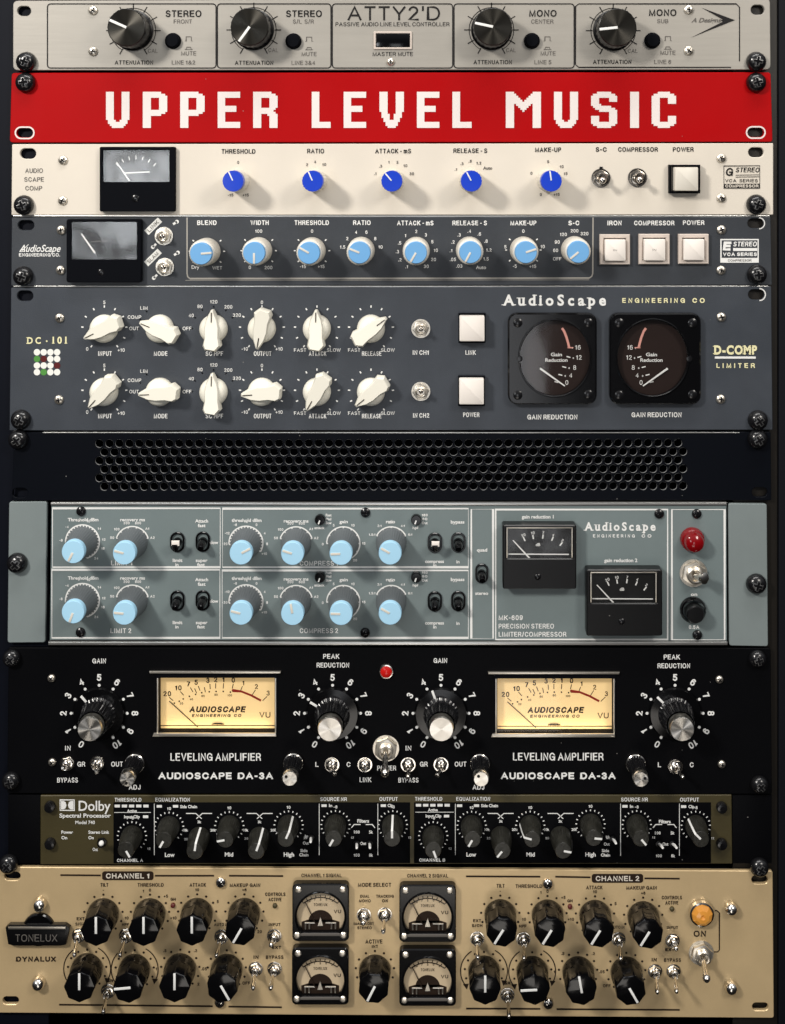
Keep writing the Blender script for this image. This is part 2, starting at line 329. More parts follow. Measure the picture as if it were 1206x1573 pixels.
    def stext(self, s, x, y, ch, w, bold, shear, rot, h, space, align):
        t = max(.085, .125 + bold * 2.3); gap = .17 + (space - 1) * .55; cur = 0; items = []
        for q in s:
            if q == ' ': cur += .30; continue
            items.append((cur, SF[q])); cur += SF[q][0] + t * .55 + gap
        L = cur - gap; k = (w / (L * ch)) if w else 1.0; tw = t * ch * min(1.15, max(.85, k))
        c, sn = math.cos(R(rot)), math.sin(R(rot)); off = -L * k * ch / 2 if align == 'C' else 0
        for cu, (gw, strokes) in items:
            bx0 = off + cu * k * ch + tw / 2; bw = max(.01, (gw + t * .55) * k * ch - tw)
            for j, st in enumerate(strokes):
                pts = []
                for px, py in st:
                    ly = ch / 2 - tw / 2 - py * (ch - tw); lx = bx0 + px * bw - shear * ly * .8
                    pts.append((x + lx * c - ly * sn, y + lx * sn + ly * c))
                H0 = h + .06 * j
                if len(pts) > 3 and math.hypot(pts[0][0] - pts[-1][0], pts[0][1] - pts[-1][1]) < 1e-6: self.stroke(pts[:-1], tw, H0, True); continue
                self.stroke(pts, tw, H0, dh=.04)
                for p0, p1, hz in ((pts[0], pts[1], H0 - .006), (pts[-1], pts[-2], H0 + .04)):      # square ends
                    d = Vector((p0[0] - p1[0], p0[1] - p1[1])); d.normalize(); nn = Vector((-d.y, d.x)) * tw / 2; e = d * tw * .42
                    self.add([(p0[0] + nn.x, p0[1] + nn.y, hz), (p0[0] + nn.x + e.x, p0[1] + nn.y + e.y, hz), (p0[0] - nn.x + e.x, p0[1] - nn.y + e.y, hz), (p0[0] - nn.x, p0[1] - nn.y, hz)], [(0, 1, 2, 3)])
        return self
    def serif(self, s, x0, x1, y, ch, small=0.74, bold=0.03, gap=0.35, h=0.55):
        # a roman face: the plain glyphs with slab feet and heads added to their stems
        SER = {'A': 'bl br', 'u': 'tl tm br', 'd': 'tr br', 'i': 'bc', 'p': 'bl tl', 'D': 'bl tl', 'M': 'bl br tl tr', 'P': 'bl tl',
               '1': 'bc', 'S': '', 'c': '', 'o': '', 'a': 'br', 'e': '', 'C': '', 'O': '', '0': '', '-': ''}
        items = []; cur = 0.0
        for c in s:
            if c == ' ': cur += 0.5; continue
            vs, fs, a, b = text_data(c, bold, 0, 1.0); items.append((c, vs, fs, a, b, cur)); cur += (b - a) + gap * 0.35
        k = (x1 - x0) / (cur - gap * 0.35); ky = ch / CAP; base = y + ch / 2
        for c, vs, fs, a, b, cu in items:
            self.add([(x0 + (vx - a + cu) * k, base - vy * ky, h) for vx, vy in vs], fs)
            L = x0 + cu * k; Rr = L + (b - a) * k; tall = c.isupper() or c in '1d'; tp = base - ch * (1.0 if c != 'd' else 1.03)
            xh = base - ch * 0.76; bt = base + (ch * 0.30 if c == 'p' else 0); sw = ch * 0.30; t = max(0.9, ch * 0.085)
            for w_ in SER.get(c, '').split():
                yy = bt - t / 2 if w_[0] == 'b' else (tp if tall else xh) + t / 2
                mid = {'l': L + ch * .07, 'r': Rr - ch * .07, 'c': (L + Rr) / 2, 'm': Rr - ch * .2}[w_[1]]
                self.line(mid - sw * .75, yy, mid + sw * .75, yy, t, h + 0.05)
        return self
    def limb(self, pts, rad, n=12):
        vs = []; fs = []; N = len(pts); P = [Vector(p) for p in pts]
        for i in range(N):
            d = (P[min(N - 1, i + 1)] - P[max(0, i - 1)]).normalized()
            u = d.cross(Vector((1, 0, 0.01))); u.normalize(); w = d.cross(u)
            for k in range(n):
                t = 2 * PI * k / n; vs.append(tuple(P[i] + (u * math.cos(t) + w * math.sin(t)) * rad[i]))
        for i in range(N - 1):
            for k in range(n):
                j = (k + 1) % n; fs.append((i * n + k, i * n + j, (i + 1) * n + j, (i + 1) * n + k))
        fs.append(tuple(range(n))); fs.append(tuple(range((N - 1) * n, N * n)))
        return self.add(vs, fs)
    def sheet(self, outer, holes, h0, h1, bev=0.8):      # a plate with holes cut through
        c = bpy.data.curves.new('p', 'CURVE'); c.dimensions = '2D'; c.fill_mode = 'BOTH'
        for pts in [outer] + holes:
            s = c.splines.new('POLY'); s.points.add(len(pts) - 1)
            for p, q in zip(s.points, pts): p.co = (q[0], q[1], 0, 1)
            s.use_cyclic_u = True
        c.extrude = (h1 - h0) / 2 - bev; c.bevel_depth = bev; c.bevel_resolution = 0; c.offset = -bev
        o = bpy.data.objects.new('p', c); m = bpy.data.meshes.new_from_object(o)
        vs = [(v.co.x, v.co.y, v.co.z + (h0 + h1) / 2) for v in m.vertices]; fs = [tuple(p.vertices) for p in m.polygons]
        bpy.data.meshes.remove(m); bpy.data.objects.remove(o); bpy.data.curves.remove(c)
        return self.add(vs, fs)
    def mesh(self, name, m, sharp=32):
        me = bpy.data.meshes.new(name)
        me.from_pydata([((x - self.ox) * S, -h * S, -(y - self.oy) * S) for x, y, h in self.v], [], self.f)
        bm = bmesh.new(); bm.from_mesh(me); bmesh.ops.remove_doubles(bm, verts=bm.verts, dist=1e-7)
        bmesh.ops.recalc_face_normals(bm, faces=bm.faces); bm.to_mesh(me); bm.free()
        hs = [q[2] for q in self.v]
        if max(hs) - min(hs) > 0.5:
            for p in me.polygons: p.use_smooth = True
            me.set_sharp_from_angle(angle=R(sharp))
        me.materials.append(M[m]); return me

class Unit:
    """one rack unit: an Empty at the middle of its panel, parts below it"""
    def __init__(self, name, label, cat, x, y):
        self.o = bpy.data.objects.new(name, None); col.objects.link(self.o); self.x = x; self.y = y
        self.o.location = W(x, y); self.o['label'] = label; self.o['category'] = cat; self.o.empty_display_size = 0.02
    def mb(self): return MB(self.x, self.y)
    def part(self, name, mb, m, sharp=32, label=None):           # geometry drawn in panel coordinates
        o = bpy.data.objects.new(name, mb.mesh(name, m, sharp)); col.objects.link(o); o.parent = self.o
        if label: o['label'] = label
        return o
    def sub(self, par, name, mb, m, sharp=32):
        o = bpy.data.objects.new(name, mb.mesh(name, m, sharp)); col.objects.link(o); o.parent = par; return o
    def put(self, proto, x, y, rot=0, h=0, label=None, scale=1.0):   # a copy of a prototype part with its sub-parts
        (n, me), subs = proto
        o = bpy.data.objects.new(n, me); col.objects.link(o); o.parent = self.o
        o.location = ((x - self.x) * S, -h * S, -(y - self.y) * S); o.rotation_euler = (0, R(rot), 0); o.scale = (scale,) * 3
        for n2, me2 in subs:
            c = bpy.data.objects.new(n2, me2); col.objects.link(c); c.parent = o
        if label: o['label'] = label
        return o
    def cap(self, items, m, ch=7.5, bold=0.02, **kw):            # printed captions, one part each
        for it in items:
            s, x, y = it[:3]; w = it[3] if len(it) > 3 else None; c = it[4] if len(it) > 4 else ch
            b = self.mb()
            for k, line_ in enumerate(s.split('\n')):
                b.text(line_, x, y + k * c * 1.55, c, w, bold, **kw)
            self.part('caption', b, m)
    def dial(self, cx, cy, m, ticks=(), labels=(), arc=None, lh=5, lbold=0.02, rotlab=False, dots=None, extra=None):
        b = self.mb()
        for (r0, r1, a0, a1, n, w) in ticks:
            for i in range(n):
                a = a0 + (a1 - a0) * i / max(1, n - 1); b.line(*pol(cx, cy, r0, a), *pol(cx, cy, r1, a), w)
        if dots:
            r, a0, a1, n, rd = dots
            for i in range(n): b.dot(*pol(cx, cy, r, a0 + (a1 - a0) * i / (n - 1)), rd)
        if arc:
            for (r, a0, a1, w) in arc: b.stroke(arcpts(cx, cy, r, a0, a1), w)
        for (s, r, a) in labels: b.text(s, *pol(cx, cy, r, a), lh, None, lbold, rot=(a if rotlab else 0))
        if extra: extra(b)
        return self.part('dial_scale', b, m)

def proto(name, mb, m, subs=(), sharp=32): return ((name, mb.mesh(name, m, sharp)), [(n, b.mesh(n, mm, sharp)) for n, b, mm in subs])

# ------------------------------------------------------------------ part prototypes
def ball_screw(r=15.5):     # black domed truss screw with a phillips recess
    b = MB().lathe([(r * .95, 0), (r, 2), (r * .97, 5), (r * .86, 9), (r * .62, 12.4), (r * .32, 14), (0, 14.3)], 28)
    c = MB()
    for a in (0, 90):
        w = r * .11; L = r * .42
        c.prism([(-w, -L), (w, -L), (w, L), (-w, L)] if a == 0 else [(-L, -w), (L, -w), (L, w), (-L, w)], 13.0, 14.55 + a * .001, .25)
    e_ = MB()  # lighter cross under the dark one, drawn as the recess highlights
    for a in (0, 90):
        w = r * .19; L = r * .50
        e_.prism([(-w, -L), (w, -L), (w, L), (-w, L)] if a == 0 else [(-L, -w), (L, -w), (L, w), (-L, w)], 11.0, 14.38 + a * .0005, .5)
    return proto('rack_screw', b, 'screw_blk', [('recess_glint', e_, 'glint_edge'), ('recess', c, 'hole')])
def pan_screw(r, m='nickel', name='panel_screw'):
    b = MB().lathe([(r, 0), (r, 1.2), (r * .9, 2.8), (r * .65, 4.0), (r * .3, 4.6), (0, 4.7)], 22)
    c = MB(); w = r * .13; L = r * .55
    c.prism([(-w, -L), (w, -L), (w, L), (-w, L)], 3.0, 4.95, .2); c.prism([(-L, -w), (L, -w), (L, w), (-L, w)], 3.0, 4.93, .2)
    return proto(name, b, m, [('recess', c, 'hole')])
P = {}
P['rack_screw'] = ball_screw()
P['screw7'] = pan_screw(7.2); P['screw6'] = pan_screw(6.0); P['screw_dark'] = pan_screw(7.5, 'screw_blk'); P['screw_blk5'] = pan_screw(5.5, 'screw_blk')
P['screw_chrome'] = pan_screw(6.5, 'chrome')

# long black knob with a spun metal face
b = MB().lathe([(31, 0), (31.5, 2), (31.5, 5), (29, 7), (29.5, 42), (28.4, 45), (27.5, 45.5)], 48, flute=(24, .03, (3, 4)))
f = MB().lathe([(27.8, 45.2), (27.4, 46.0), (0, 46.0)], 48)
p = MB().prism([(-1.9, -27.3), (1.9, -27.3), (1.9, 0), (-1.9, 0)], 45.9, 46.5, .1)
P['spun_knob'] = proto('knob', b, 'blk_plastic', [('cap', f, 'spun_dark'), ('pointer', p, 'white')])
# collet knob, blue fluted cap on a white fluted barrel
b = MB().lathe([(17.5, 0), (17.5, 4), (16.8, 36), (15.5, 37), (15.5, 39)], 60, flute=(20, .07, (1, 2)))
f = MB().lathe([(15.9, 38), (16.3, 39), (16.3, 50), (15.4, 52), (0, 52.3)], 60, flute=(20, .05, (1, 2)))
p = MB().prism([(-1.0, -15), (1.0, -15), (1.0, -1), (-1.0, -1)], 51.9, 52.7, .1)
P['blue_knob'] = proto('knob', b, 'wht_plastic', [('cap', f, 'blue'), ('pointer', p, 'white')])
# white body, sky blue cap
b = MB().lathe([(20.8, 0), (21, 3), (20.2, 40), (18.8, 43), (16.5, 44)], 64, flute=(32, .025, (1, 2)))
f = MB().lathe([(16.6, 43), (16.6, 51), (15.8, 52.3), (0, 52.6)], 48)
p = MB().prism([(-1.5, -16), (1.5, -16), (1.5, 0), (-1.5, 0)], 52.2, 53.1, .1)
P['sky_knob'] = proto('knob', b, 'wht_plastic', [('cap', f, 'skyblue'), ('pointer', p, 'wht_plastic')])
# tapered grey body, pale blue cap
b = MB().lathe([(23.5, 0), (23.5, 3), (18.2, 38), (17.2, 41), (16.4, 41.5)], 72, flute=(36, .045, (1, 2)))
f = MB().lathe([(16.6, 41), (17.3, 42), (17.3, 50.5), (16.4, 52), (0, 52.3)], 48)
p = MB().prism([(-1.7, -15.5), (1.7, -15.5), (1.7, -1), (-1.7, -1)], 51.9, 52.8, .1)
P['pale_knob'] = proto('knob', b, 'grey_plastic', [('cap', f, 'paleblue'), ('pointer', p, 'wht_plastic')])
# ivory pointer knob: round skirt, wedge bar with a narrow nose and a broad tail
b = MB().lathe([(21.5, 0), (21.5, 4), (20.5, 10), (16.5, 16), (9, 19.5), (0, 20.5)], 36)
def wedge(top):
    pr = []
    base = [(-1.8, -30), (1.8, -30), (9, -16), (11.5, -3), (11.5, 12), (14, 25), (6, 33), (-10, 30.5), (-13.5, 24), (-11, 12), (-11.5, -3), (-9, -16)]
    k = {True: .82, False: 1.0}[top]
    return [(x * k, y * (k + .1 if top else 1)) for x, y in base]
lo, hi = wedge(False), wedge(True); n_ = len(lo)
hh = [21 + 0.10 * (y + 30) for x, y in lo]
vs = [(x, y, 5) for x, y in lo] + [(x, y, h * .8) for (x, y), h in zip(lo, hh)] + [(x, y, h) for (x, y), h in zip(hi, hh)]
fs = [tuple(range(2 * n_, 3 * n_))]
for k_ in range(2):
    for i in range(n_):
        j = (i + 1) % n_; fs.append((k_ * n_ + i, k_ * n_ + j, (k_ + 1) * n_ + j, (k_ + 1) * n_ + i))
b2 = MB().add(vs, fs)
p = MB().add([(-.7, -27, 22.3), (.7, -27, 22.3), (.7, -12, 23.3), (-.7, -12, 23.3)], [(0, 1, 2, 3)])
P['ivory_knob'] = proto('knob', b, 'ivory', [('pointer', b2, 'ivory'), ('pointer_line', p, 'brownink')], 40)
# skirted fluted knob with a spun aluminium cap
b = MB().lathe([(40, 0), (40.5, 2), (38.5, 6), (26, 7)], 72)
br = MB().lathe([(26.5, 6.5), (27, 8), (25.5, 10), (22.5, 38), (20.5, 41)], 96, flute=(28, .12, (2, 3)))
f = MB().lathe([(18.0, 40), (19, 41.5), (18.6, 54), (17.2, 56.2), (0, 56.2)], 48)
p = MB().prism([(-1.7, -39.2), (1.7, -39.2), (1.7, -24), (-1.7, -24)], 5.4, 7.6, .1)
P['skirt_knob'] = proto('knob', b, 'blk_gloss', [('barrel', br, 'rib_plastic'), ('cap', f, 'spun'), ('pointer', p, 'white')])
b = MB().lathe([(15.5, 0), (16, 2), (15.2, 6), (12.8, 8)], 48)
br = MB().lathe([(14, 7), (13.6, 9), (11.8, 38), (11, 40)], 72, flute=(20, .15, (1, 2)))
f = MB().lathe([(11.6, 39.5), (12, 41), (11.6, 52), (10.4, 54), (0, 54)], 36)
p = MB().dot(0, -6, 2.4, 54.3)
P['trim_knob'] = proto('knob', b, 'chrome', [('barrel', br, 'rib_plastic'), ('cap', f, 'spun'), ('pointer', p, 'blackink')])
# small black knob with a white strip down its side and over its face
b = MB().lathe([(16.5, 0), (16.5, 3), (14.8, 22), (13, 26), (12.4, 38), (11.4, 39.5), (0, 39.8)], 60, flute=(30, .05, (1, 2)))
p = MB().add([(-1.6, -17.2, 3), (1.6, -17.2, 3), (1.6, -15.4, 22.5), (-1.6, -15.4, 22.5), (1.6, -13.2, 38.6), (-1.6, -13.2, 38.6),
              (1.6, -12, 40.4), (-1.6, -12, 40.4), (1.6, -1, 40.4), (-1.6, -1, 40.4)], [(0, 1, 2, 3), (3, 2, 4, 5), (5, 4, 6, 7), (7, 6, 8, 9)])
P['strip_knob'] = proto('knob', b, 'worn_plastic', [('pointer', p, 'white')])
# black faceted knob on a round skirt
b = MB().lathe([(24, 0), (24.6, 2), (24, 12), (22.6, 15), (22.4, 18)], 48)
ft = MB()
def facet(r, n=96): return [(r * (1 - .075 * (0.5 - 0.5 * math.cos(8 * 2 * PI * i / n)) ** .6) * math.sin(2 * PI * i / n), -r * (1 - .075 * (0.5 - 0.5 * math.cos(8 * 2 * PI * i / n)) ** .6) * math.cos(2 * PI * i / n)) for i in range(n)]
ft.prism(facet(23.6), 17, 44, 2.0)
p = MB().prism([(-1.7, -21), (1.7, -21), (1.7, 4), (-1.7, 4)], 43.8, 44.7, .1)
P['facet_knob'] = proto('knob', b, 'blk_gloss', [('grip', ft, 'blk_gloss'), ('pointer', p, 'white')])

def hexpts(r, rot=0): return [(r * math.sin(R(60 * i + rot)), -r * math.cos(R(60 * i + rot))) for i in range(6)]
def toggle(u, x, y, tip, r=11, ht=44, rt=4.0, nut_h=7, m='nickel', lever='chrome', washer=True, rot=15, label=None):
    """bat toggle: washer and hex nut, threaded bushing, lever that ends where it is seen at tip"""
    b = MB(0, 0)
    if washer: b.lathe([(r * 1.12, 0), (r * 1.12, 1.6), (r * .9, 1.7)], 28)
    b.prism(hexpts(r, rot), 1.5, nut_h, 1.0)
    b.lathe([(r * .66, nut_h - 1), (r * .66, nut_h + 6), (r * .54, nut_h + 7.5), (r * .46, nut_h + 7.2), (r * .42, nut_h + 1.5), (0, nut_h + 1.5)], 24)
    o = bpy.data.objects.new('toggle_switch', b.mesh('toggle_switch', m)); col.objects.link(o); o.parent = u.o
    o.location = ((x - u.x) * S, 0, -(y - u.y) * S)
    tx, ty = U(tip[0], tip[1], ht); tx -= x; ty -= y; h0 = nut_h + 5
    pts = []; rad = []
    for t, k in ((0, .62), (.25, .62), (.55, .72), (.82, 1.0), (.93, .95), (1.0, .55)):
        pts.append((tx * t, ty * t, h0 + (ht - h0) * t)); rad.append(rt * k)
    L = MB().limb(pts, rad, 14)
    c = bpy.data.objects.new('lever', L.mesh('lever', lever, 50)); col.objects.link(c); c.parent = o
    if label: o['label'] = label
    return o

def plate(u, outer, holes, m, name='front_panel', h0=-7, h1=0, bev=0.9): return u.part(name, u.mb().sheet(outer, holes, h0, h1, bev), m)
def chassis(u, x0, y0, x1, y1, depth=620):
    u.part('chassis', u.mb().box(x0, y0, x1, y1, -depth, -7.4, 0), 'cabinet')
def quad_rr(tl, tr, br_, bl, r, n=4):       # rounded quadrilateral
    o = []
    c = [tl, tr, br_, bl]
    for i in range(4):
        p0, p1, p2 = Vector(c[i - 1]), Vector(c[i]), Vector(c[(i + 1) % 4])
        a = p1 + (p0 - p1).normalized() * r; d = p1 + (p2 - p1).normalized() * r
        for k in range(n + 1):
            t = k / n; q = a * (1 - t) ** 2 + p1 * 2 * t * (1 - t) + d * t * t; o.append((q.x, q.y))
    return o

def meter(u, x0, y0, x1, y1, hf, win, face, back=8, radius=2.5, body='blk_plastic', glass='glass', marks=None, needle=None, nw=1.8, needle_m='white', bev=1.0,
          win_round=None, marks_m='white', extra=None):
    """framed meter; rectangles are given as seen and set back to their true place at the frame's front"""
    a0 = U(x0, y0, hf); a1 = U(x1, y1, hf)
    if win_round: wp = [U(px, py, hf) for px, py in win_round]
    else: wp = rr(*U(win[0], win[1], hf), *U(win[2], win[3], hf), 1.2, 2)
    m = u.part('meter', u.mb().sheet(rr(*a0, *a1, radius), [wp], -3, hf, bev), body)
    xs = [p_[0] for p_ in wp]; ys = [p_[1] for p_ in wp]
    hb = hf - back
    u.sub(m, 'face', u.mb().flat([(min(xs) - 2, min(ys) - 2), (max(xs) + 2, min(ys) - 2), (max(xs) + 2, max(ys) + 2), (min(xs) - 2, max(ys) + 2)], hb), face)
    T = lambda px, py: U(px, py, hb)
    for k, mm in enumerate(marks or []):
        bb = u.mb(); mm[0](bb, T, hb + .3 + .1 * k); u.sub(m, 'markings', bb, mm[1])
    if needle:
        (nx0, ny0), (nx1, ny1) = needle; q0 = U(nx0, ny0, hb + 3); q1 = U(nx1, ny1, hb + 3)
        dx, dy = q1[0] - q0[0], q1[1] - q0[1]; L = math.hypot(dx, dy); px, py = -dy / L * nw / 2, dx / L * nw / 2
        u.sub(m, 'needle', u.mb().prism([(q0[0] + px, q0[1] + py), (q1[0] + px * .6, q1[1] + py * .6), (q1[0] - px * .6, q1[1] - py * .6), (q0[0] - px, q0[1] - py)], hb + 2.2, hb + 3, 0), needle_m)
    if extra: extra(u, m, T, hb)
    if glass: u.sub(m, 'glass', u.mb().flat(wp, hf - 1.6), glass)
    return m

# ================================================================== the room behind and the rack
wb = MB(CX, CY).box(-6000, -4500, 7000, 5000, -2700, -2600)
wo = bpy.data.objects.new('wall', wb.mesh('wall', 'wall')); col.objects.link(wo); wo['kind'] = 'structure'

rk = Unit('equipment_rack', 'tall black equipment rack cabinet whose dark rails hold the stacked audio units', 'equipment rack', 603, 1640)
def rail(x0, x1, flip):
    b = rk.mb().box(x0, -60, x1, 1640, -14, -9, .8)
    xr = x0 if flip else x1 - 5
    b.box(xr, -60, xr + 5, 1640, -110, -14.2, 0)
    return b
rk.part('rail', rail(-12, 72, True), 'rail_left'); rk.part('rail', rail(1128, 1197, False), 'rail')
rk.part('side_panel', rk.mb().box(-70, -60, -12.5, 1640, -1000, -4, 2), 'cabinet')
rk.part('side_panel', rk.mb().box(1197.5, -60, 1260, 1640, -1000, -4, 2), 'cabinet')
rk.part('top_panel', rk.mb().box(-70, -110, 1260, -60.5, -1000, -4, 2), 'cabinet')
rk.part('base_panel', rk.mb().box(-70, 1640.5, 1260, 1700, -1000, -4, 2), 'cabinet')
rk.part('back_panel', rk.mb().box(-70, -60, 1260, 1640, -1015, -1000.5, 0), 'cabinet')
rk.part('blanking_panel', rk.mb().box(8, 1580, 1186, 1638, -8.5, 0, 1), 'cabinet')

# ================================================================== 1: silver line level controller
u = Unit('line_level_controller', 'slim silver line level controller with four black spun-face knobs, topmost unit of the rack', 'audio unit', 603, 54)
plate(u, quad_rr((20, 1), (1183, -3), (1184, 107), (20, 108), 8), [slot(37, 17, 21, 15), slot(1164, 15, 21, 15), slot(41, 94, 21, 15), slot(1161, 94, 21, 15)], 'silver')
chassis(u, 84, 4, 1120, 104)
for x, y in ((41, 95), (1161, 95)): u.put(P['rack_screw'], x, y, random.uniform(0, 90))
for x, y in ((143, 16), (143, 79), (1058, 15), (1058, 78)): u.put(P['screw7'], x, y, random.uniform(0, 90))
u.put(P['screw6'], 600, 95, 0)
fr = u.mb()
for x0, x1 in ((73, 332), (334, 508.5), (510.5, 695.5), (697.5, 882)): fr.stroke(rr(x0, 6, x1, 104.5, 5), 1.7, .5, True)
fr.stroke([(1136, 94), (1136, 11), (1131, 6)] + [(889, 6), (884, 10), (884, 99), (889, 103.5), (1123, 103.5)], 1.6)
u.part('border_lines', fr, 'blackink')
kn = [(205, 47, -66), (390, 46, -144), (755, 46, -78), (942, 47, -96)]
for x, y, a in kn:
    def ex(b, x=x, y=y): pass
    u.dial(x, y, 'blackink', ticks=[(32, 42, -150, 150, 11, 1.5)], arc=[(34.5, -150, 150, 1.1)], extra=None)
    u.put(P['spun_knob'], x, y, a)
    b = u.mb().text('CAL', x + 30, y + 31, 6.2, 15); u.part('caption', b, 'greyink')
u.cap([('STEREO', 282, 21, 55, 10.5), ('STEREO', 467, 21, 55, 10.5), ('MONO', 834, 20.5, 42, 10.5), ('MONO', 1018, 19.5, 42, 10.5)], 'blackink', bold=.028)
u.cap([('FRONT', 281, 33, 28, 6.5), ('S/L  S/R', 466, 33, 32, 6.5), ('CENTER', 833, 33, 34, 6.5), ('SUB', 1018, 32.5, 17, 6.5),
       ('MUTE', 290, 82, 23, 6.5), ('MUTE', 475, 83, 23, 6.5), ('MUTE', 842, 82, 23, 6.5), ('MUTE', 1026, 81, 23, 6.5)], 'greyink', bold=.008)
u.cap([('ATTENUATION', 206, 96, 59, 6.5), ('ATTENUATION', 390.5, 96.5, 59, 6.5), ('ATTENUATION', 757, 95.5, 59, 6.5), ('ATTENUATION', 940.5, 95, 59, 6.5)], 'blackink', bold=.025)
u.cap([('LINE 1&2', 282, 96, 36, 6.5), ('LINE 3&4', 466, 96.5, 36, 6.5), ('LINE 5', 834, 95.5, 26, 6.5), ('LINE 6', 1018, 95, 26, 6.5)], 'greyink', bold=.012)
u.cap([("ATTY2'D", 605, 20.5, 142, 22)], 'blackink', bold=-.004)
u.cap([('PASSIVE AUDIO LINE LEVEL CONTROLLER', 603, 37.2, 175, 6.3), ('MASTER MUTE', 603.5, 83, 62, 6.3)], 'blackink', bold=.004)
for x, y in ((266, 63), (451, 63.5), (817, 63), (1002, 62.5)):
    b = MB().lathe([(12.4, 0), (12.4, 2), (10.8, 2.4), (10.4, 7.5), (9, 9), (0, 9.2)], 28)
    u.put(proto('push_button', b, 'blk_matte'), x, y)
    g = u.mb(); X = x + 24; Y = y - 3
    g.stroke([(X - 6, Y + 3), (X - 4, Y + 3), (X - 4, Y - 3.5), (X + 4, Y - 3.5), (X + 4, Y + 3), (X + 6, Y + 3)], 1)
    Y = y + 11; g.stroke([(X - 6, Y + 2), (X + 6, Y + 2)], 1); g.stroke([(X - 4, Y + 2), (X - 3, Y - 1.5), (X + 3, Y - 1.5), (X + 4, Y + 2)], 1)
    u.part('caption', g, 'greyink')
rb = u.part('rocker_switch', u.mb().sheet(rr(574, 48.5, 633, 76, 1.5), [rr(577.5, 51.5, 630, 73, 1)], -2, 2.5, .6), 'button_rim')
u.sub(rb, 'rocker', u.mb().box(577.8, 52, 629.8, 72.6, -2, 1.2, 1.0), 'blk_gloss')
ar = u.mb(); ar.add([(1078, 12, .5), (1129, 31, .5), (1110, 30, .5)], [(0, 1, 2)]); ar.add([(1129, 31, .5), (1061, 58, .5), (1110, 33.5, .5)], [(0, 1, 2)])
ar.add([(1129, 31, .52), (1110, 30, .52), (1107, 31.5, .52), (1110, 33.5, .52)], [(0, 1, 2, 3)])
u.part('logo', ar, 'blackink'); u.part('logo', u.mb().text('A Designs', 1085, 31, 6.6, 46, .022, .35), 'greyink')

# ================================================================== 2: red name panel
u = Unit('name_panel', 'bright red panel with big blocky pinkish-white pixel letters', 'sign panel', 603, 165)
plate(u, quad_rr((18, 112), (1184, 111), (1187, 218), (15, 219), 5), [slot(40, 126, 22, 15), slot(1161, 126, 22, 15), slot(38, 204, 25, 14), slot(1161, 203.5, 25, 14)], 'red')
for x, y in ((40, 127), (1161, 127)): u.put(P['rack_screw'], x, y, random.uniform(0, 90))
for x, y in ((38, 204), (1161, 203.5)):
    u.part('slot_rim', u.mb().stroke(slot(x, y, 28.5, 17.5), 2.2, .35, True), 'letterwhite')
GL = {
'U': ["1111....1111"] * 14 + [".1111..1111.", ".1111111111.", "..11111111..", "...111111..."],
'P': ["111111111...", "11111111111.", "111111111111"] + ["1111....1111"] * 6 + ["111111111111", "11111111111.", "111111111..."] + ["1111........"] * 6,
'E': ["111111111111"] * 3 + ["1111........"] * 4 + ["1111111111.."] * 3 + ["1111........"] * 5 + ["111111111111"] * 3,
'R': ["111111111...", "11111111111.", "111111111111"] + ["1111....1111"] * 5 + ["11111111111.", "1111111111..", "11111111111."] + ["1111...11111"] + ["1111....1111"] * 6,
'L': ["1111......"] * 15 + ["1111111111"] * 3,
'V': ["1111....1111"] * 10 + [".111....111.", ".1111..1111.", ".1111..1111.", "..111..111..", "..11111111..", "...111111...", "...111111...", "....1111...."],
'M': ["1111.........1111", "11111.......11111", "111111.....111111", "1111111...1111111", "11111111.11111111", "11111111111111111", "1111.1111111.1111", "1111..11111..1111", "1111...111...1111", "1111....1....1111"] + ["1111.........1111"] * 8,
'S': ["...1111111...", ".11111111111.", "1111111111111", "1111.....1111", "1111.....1111", "1111.........", "11111........", ".111111111...", "..1111111111.", "....111111111", ".........1111", ".........1111", "1111.....1111", "1111.....1111", "1111.....1111", "1111111111111", ".11111111111.", "...1111111..."],
'I': ["1111"] * 18,
'C': ["...111111...", ".1111111111.", "111111111111"] + ["1111....1111"] * 3 + ["1111........"] * 6 + ["1111....1111"] * 3 + ["111111111111", ".1111111111.", "...111111..."]}
for ch, x0, x1 in (('U', 163, 199), ('P', 219.5, 257), ('P', 277, 314.5), ('E', 334.5, 369), ('R', 389, 426.5), ('L', 479, 508), ('E', 528, 562.5), ('V', 583, 620.5),
                   ('E', 640.5, 675), ('L', 695, 724.5), ('M', 777, 831), ('U', 851, 888), ('S', 908, 948), ('I', 968, 981.5), ('C', 1001, 1038.5)):
    g = GL[ch]; nc = len(g[0]); cw = (x1 - x0) / nc; chh = 55.5 / 18; b = u.mb()
    runs = []
    for r_, row in enumerate(g):
        c = 0
        while c < nc:
            if row[c] == '1':
                s = c
                while c < nc and row[c] == '1': c += 1
                runs.append([s, c, r_, r_ + 1])
            else: c += 1
    mg = []
    for q in runs:
        for k in mg:
            if k[0] == q[0] and k[1] == q[1] and k[3] == q[2]: k[3] = q[3]; break
        else: mg.append(q)
    for s, c, r0, r1 in mg: b.flat([(x0 + s * cw, 141 + r0 * chh), (x0 + c * cw, 141 + r0 * chh), (x0 + c * cw, 141 + r1 * chh), (x0 + s * cw, 141 + r1 * chh)], .5)
    u.part('letter', b, 'letterwhite')

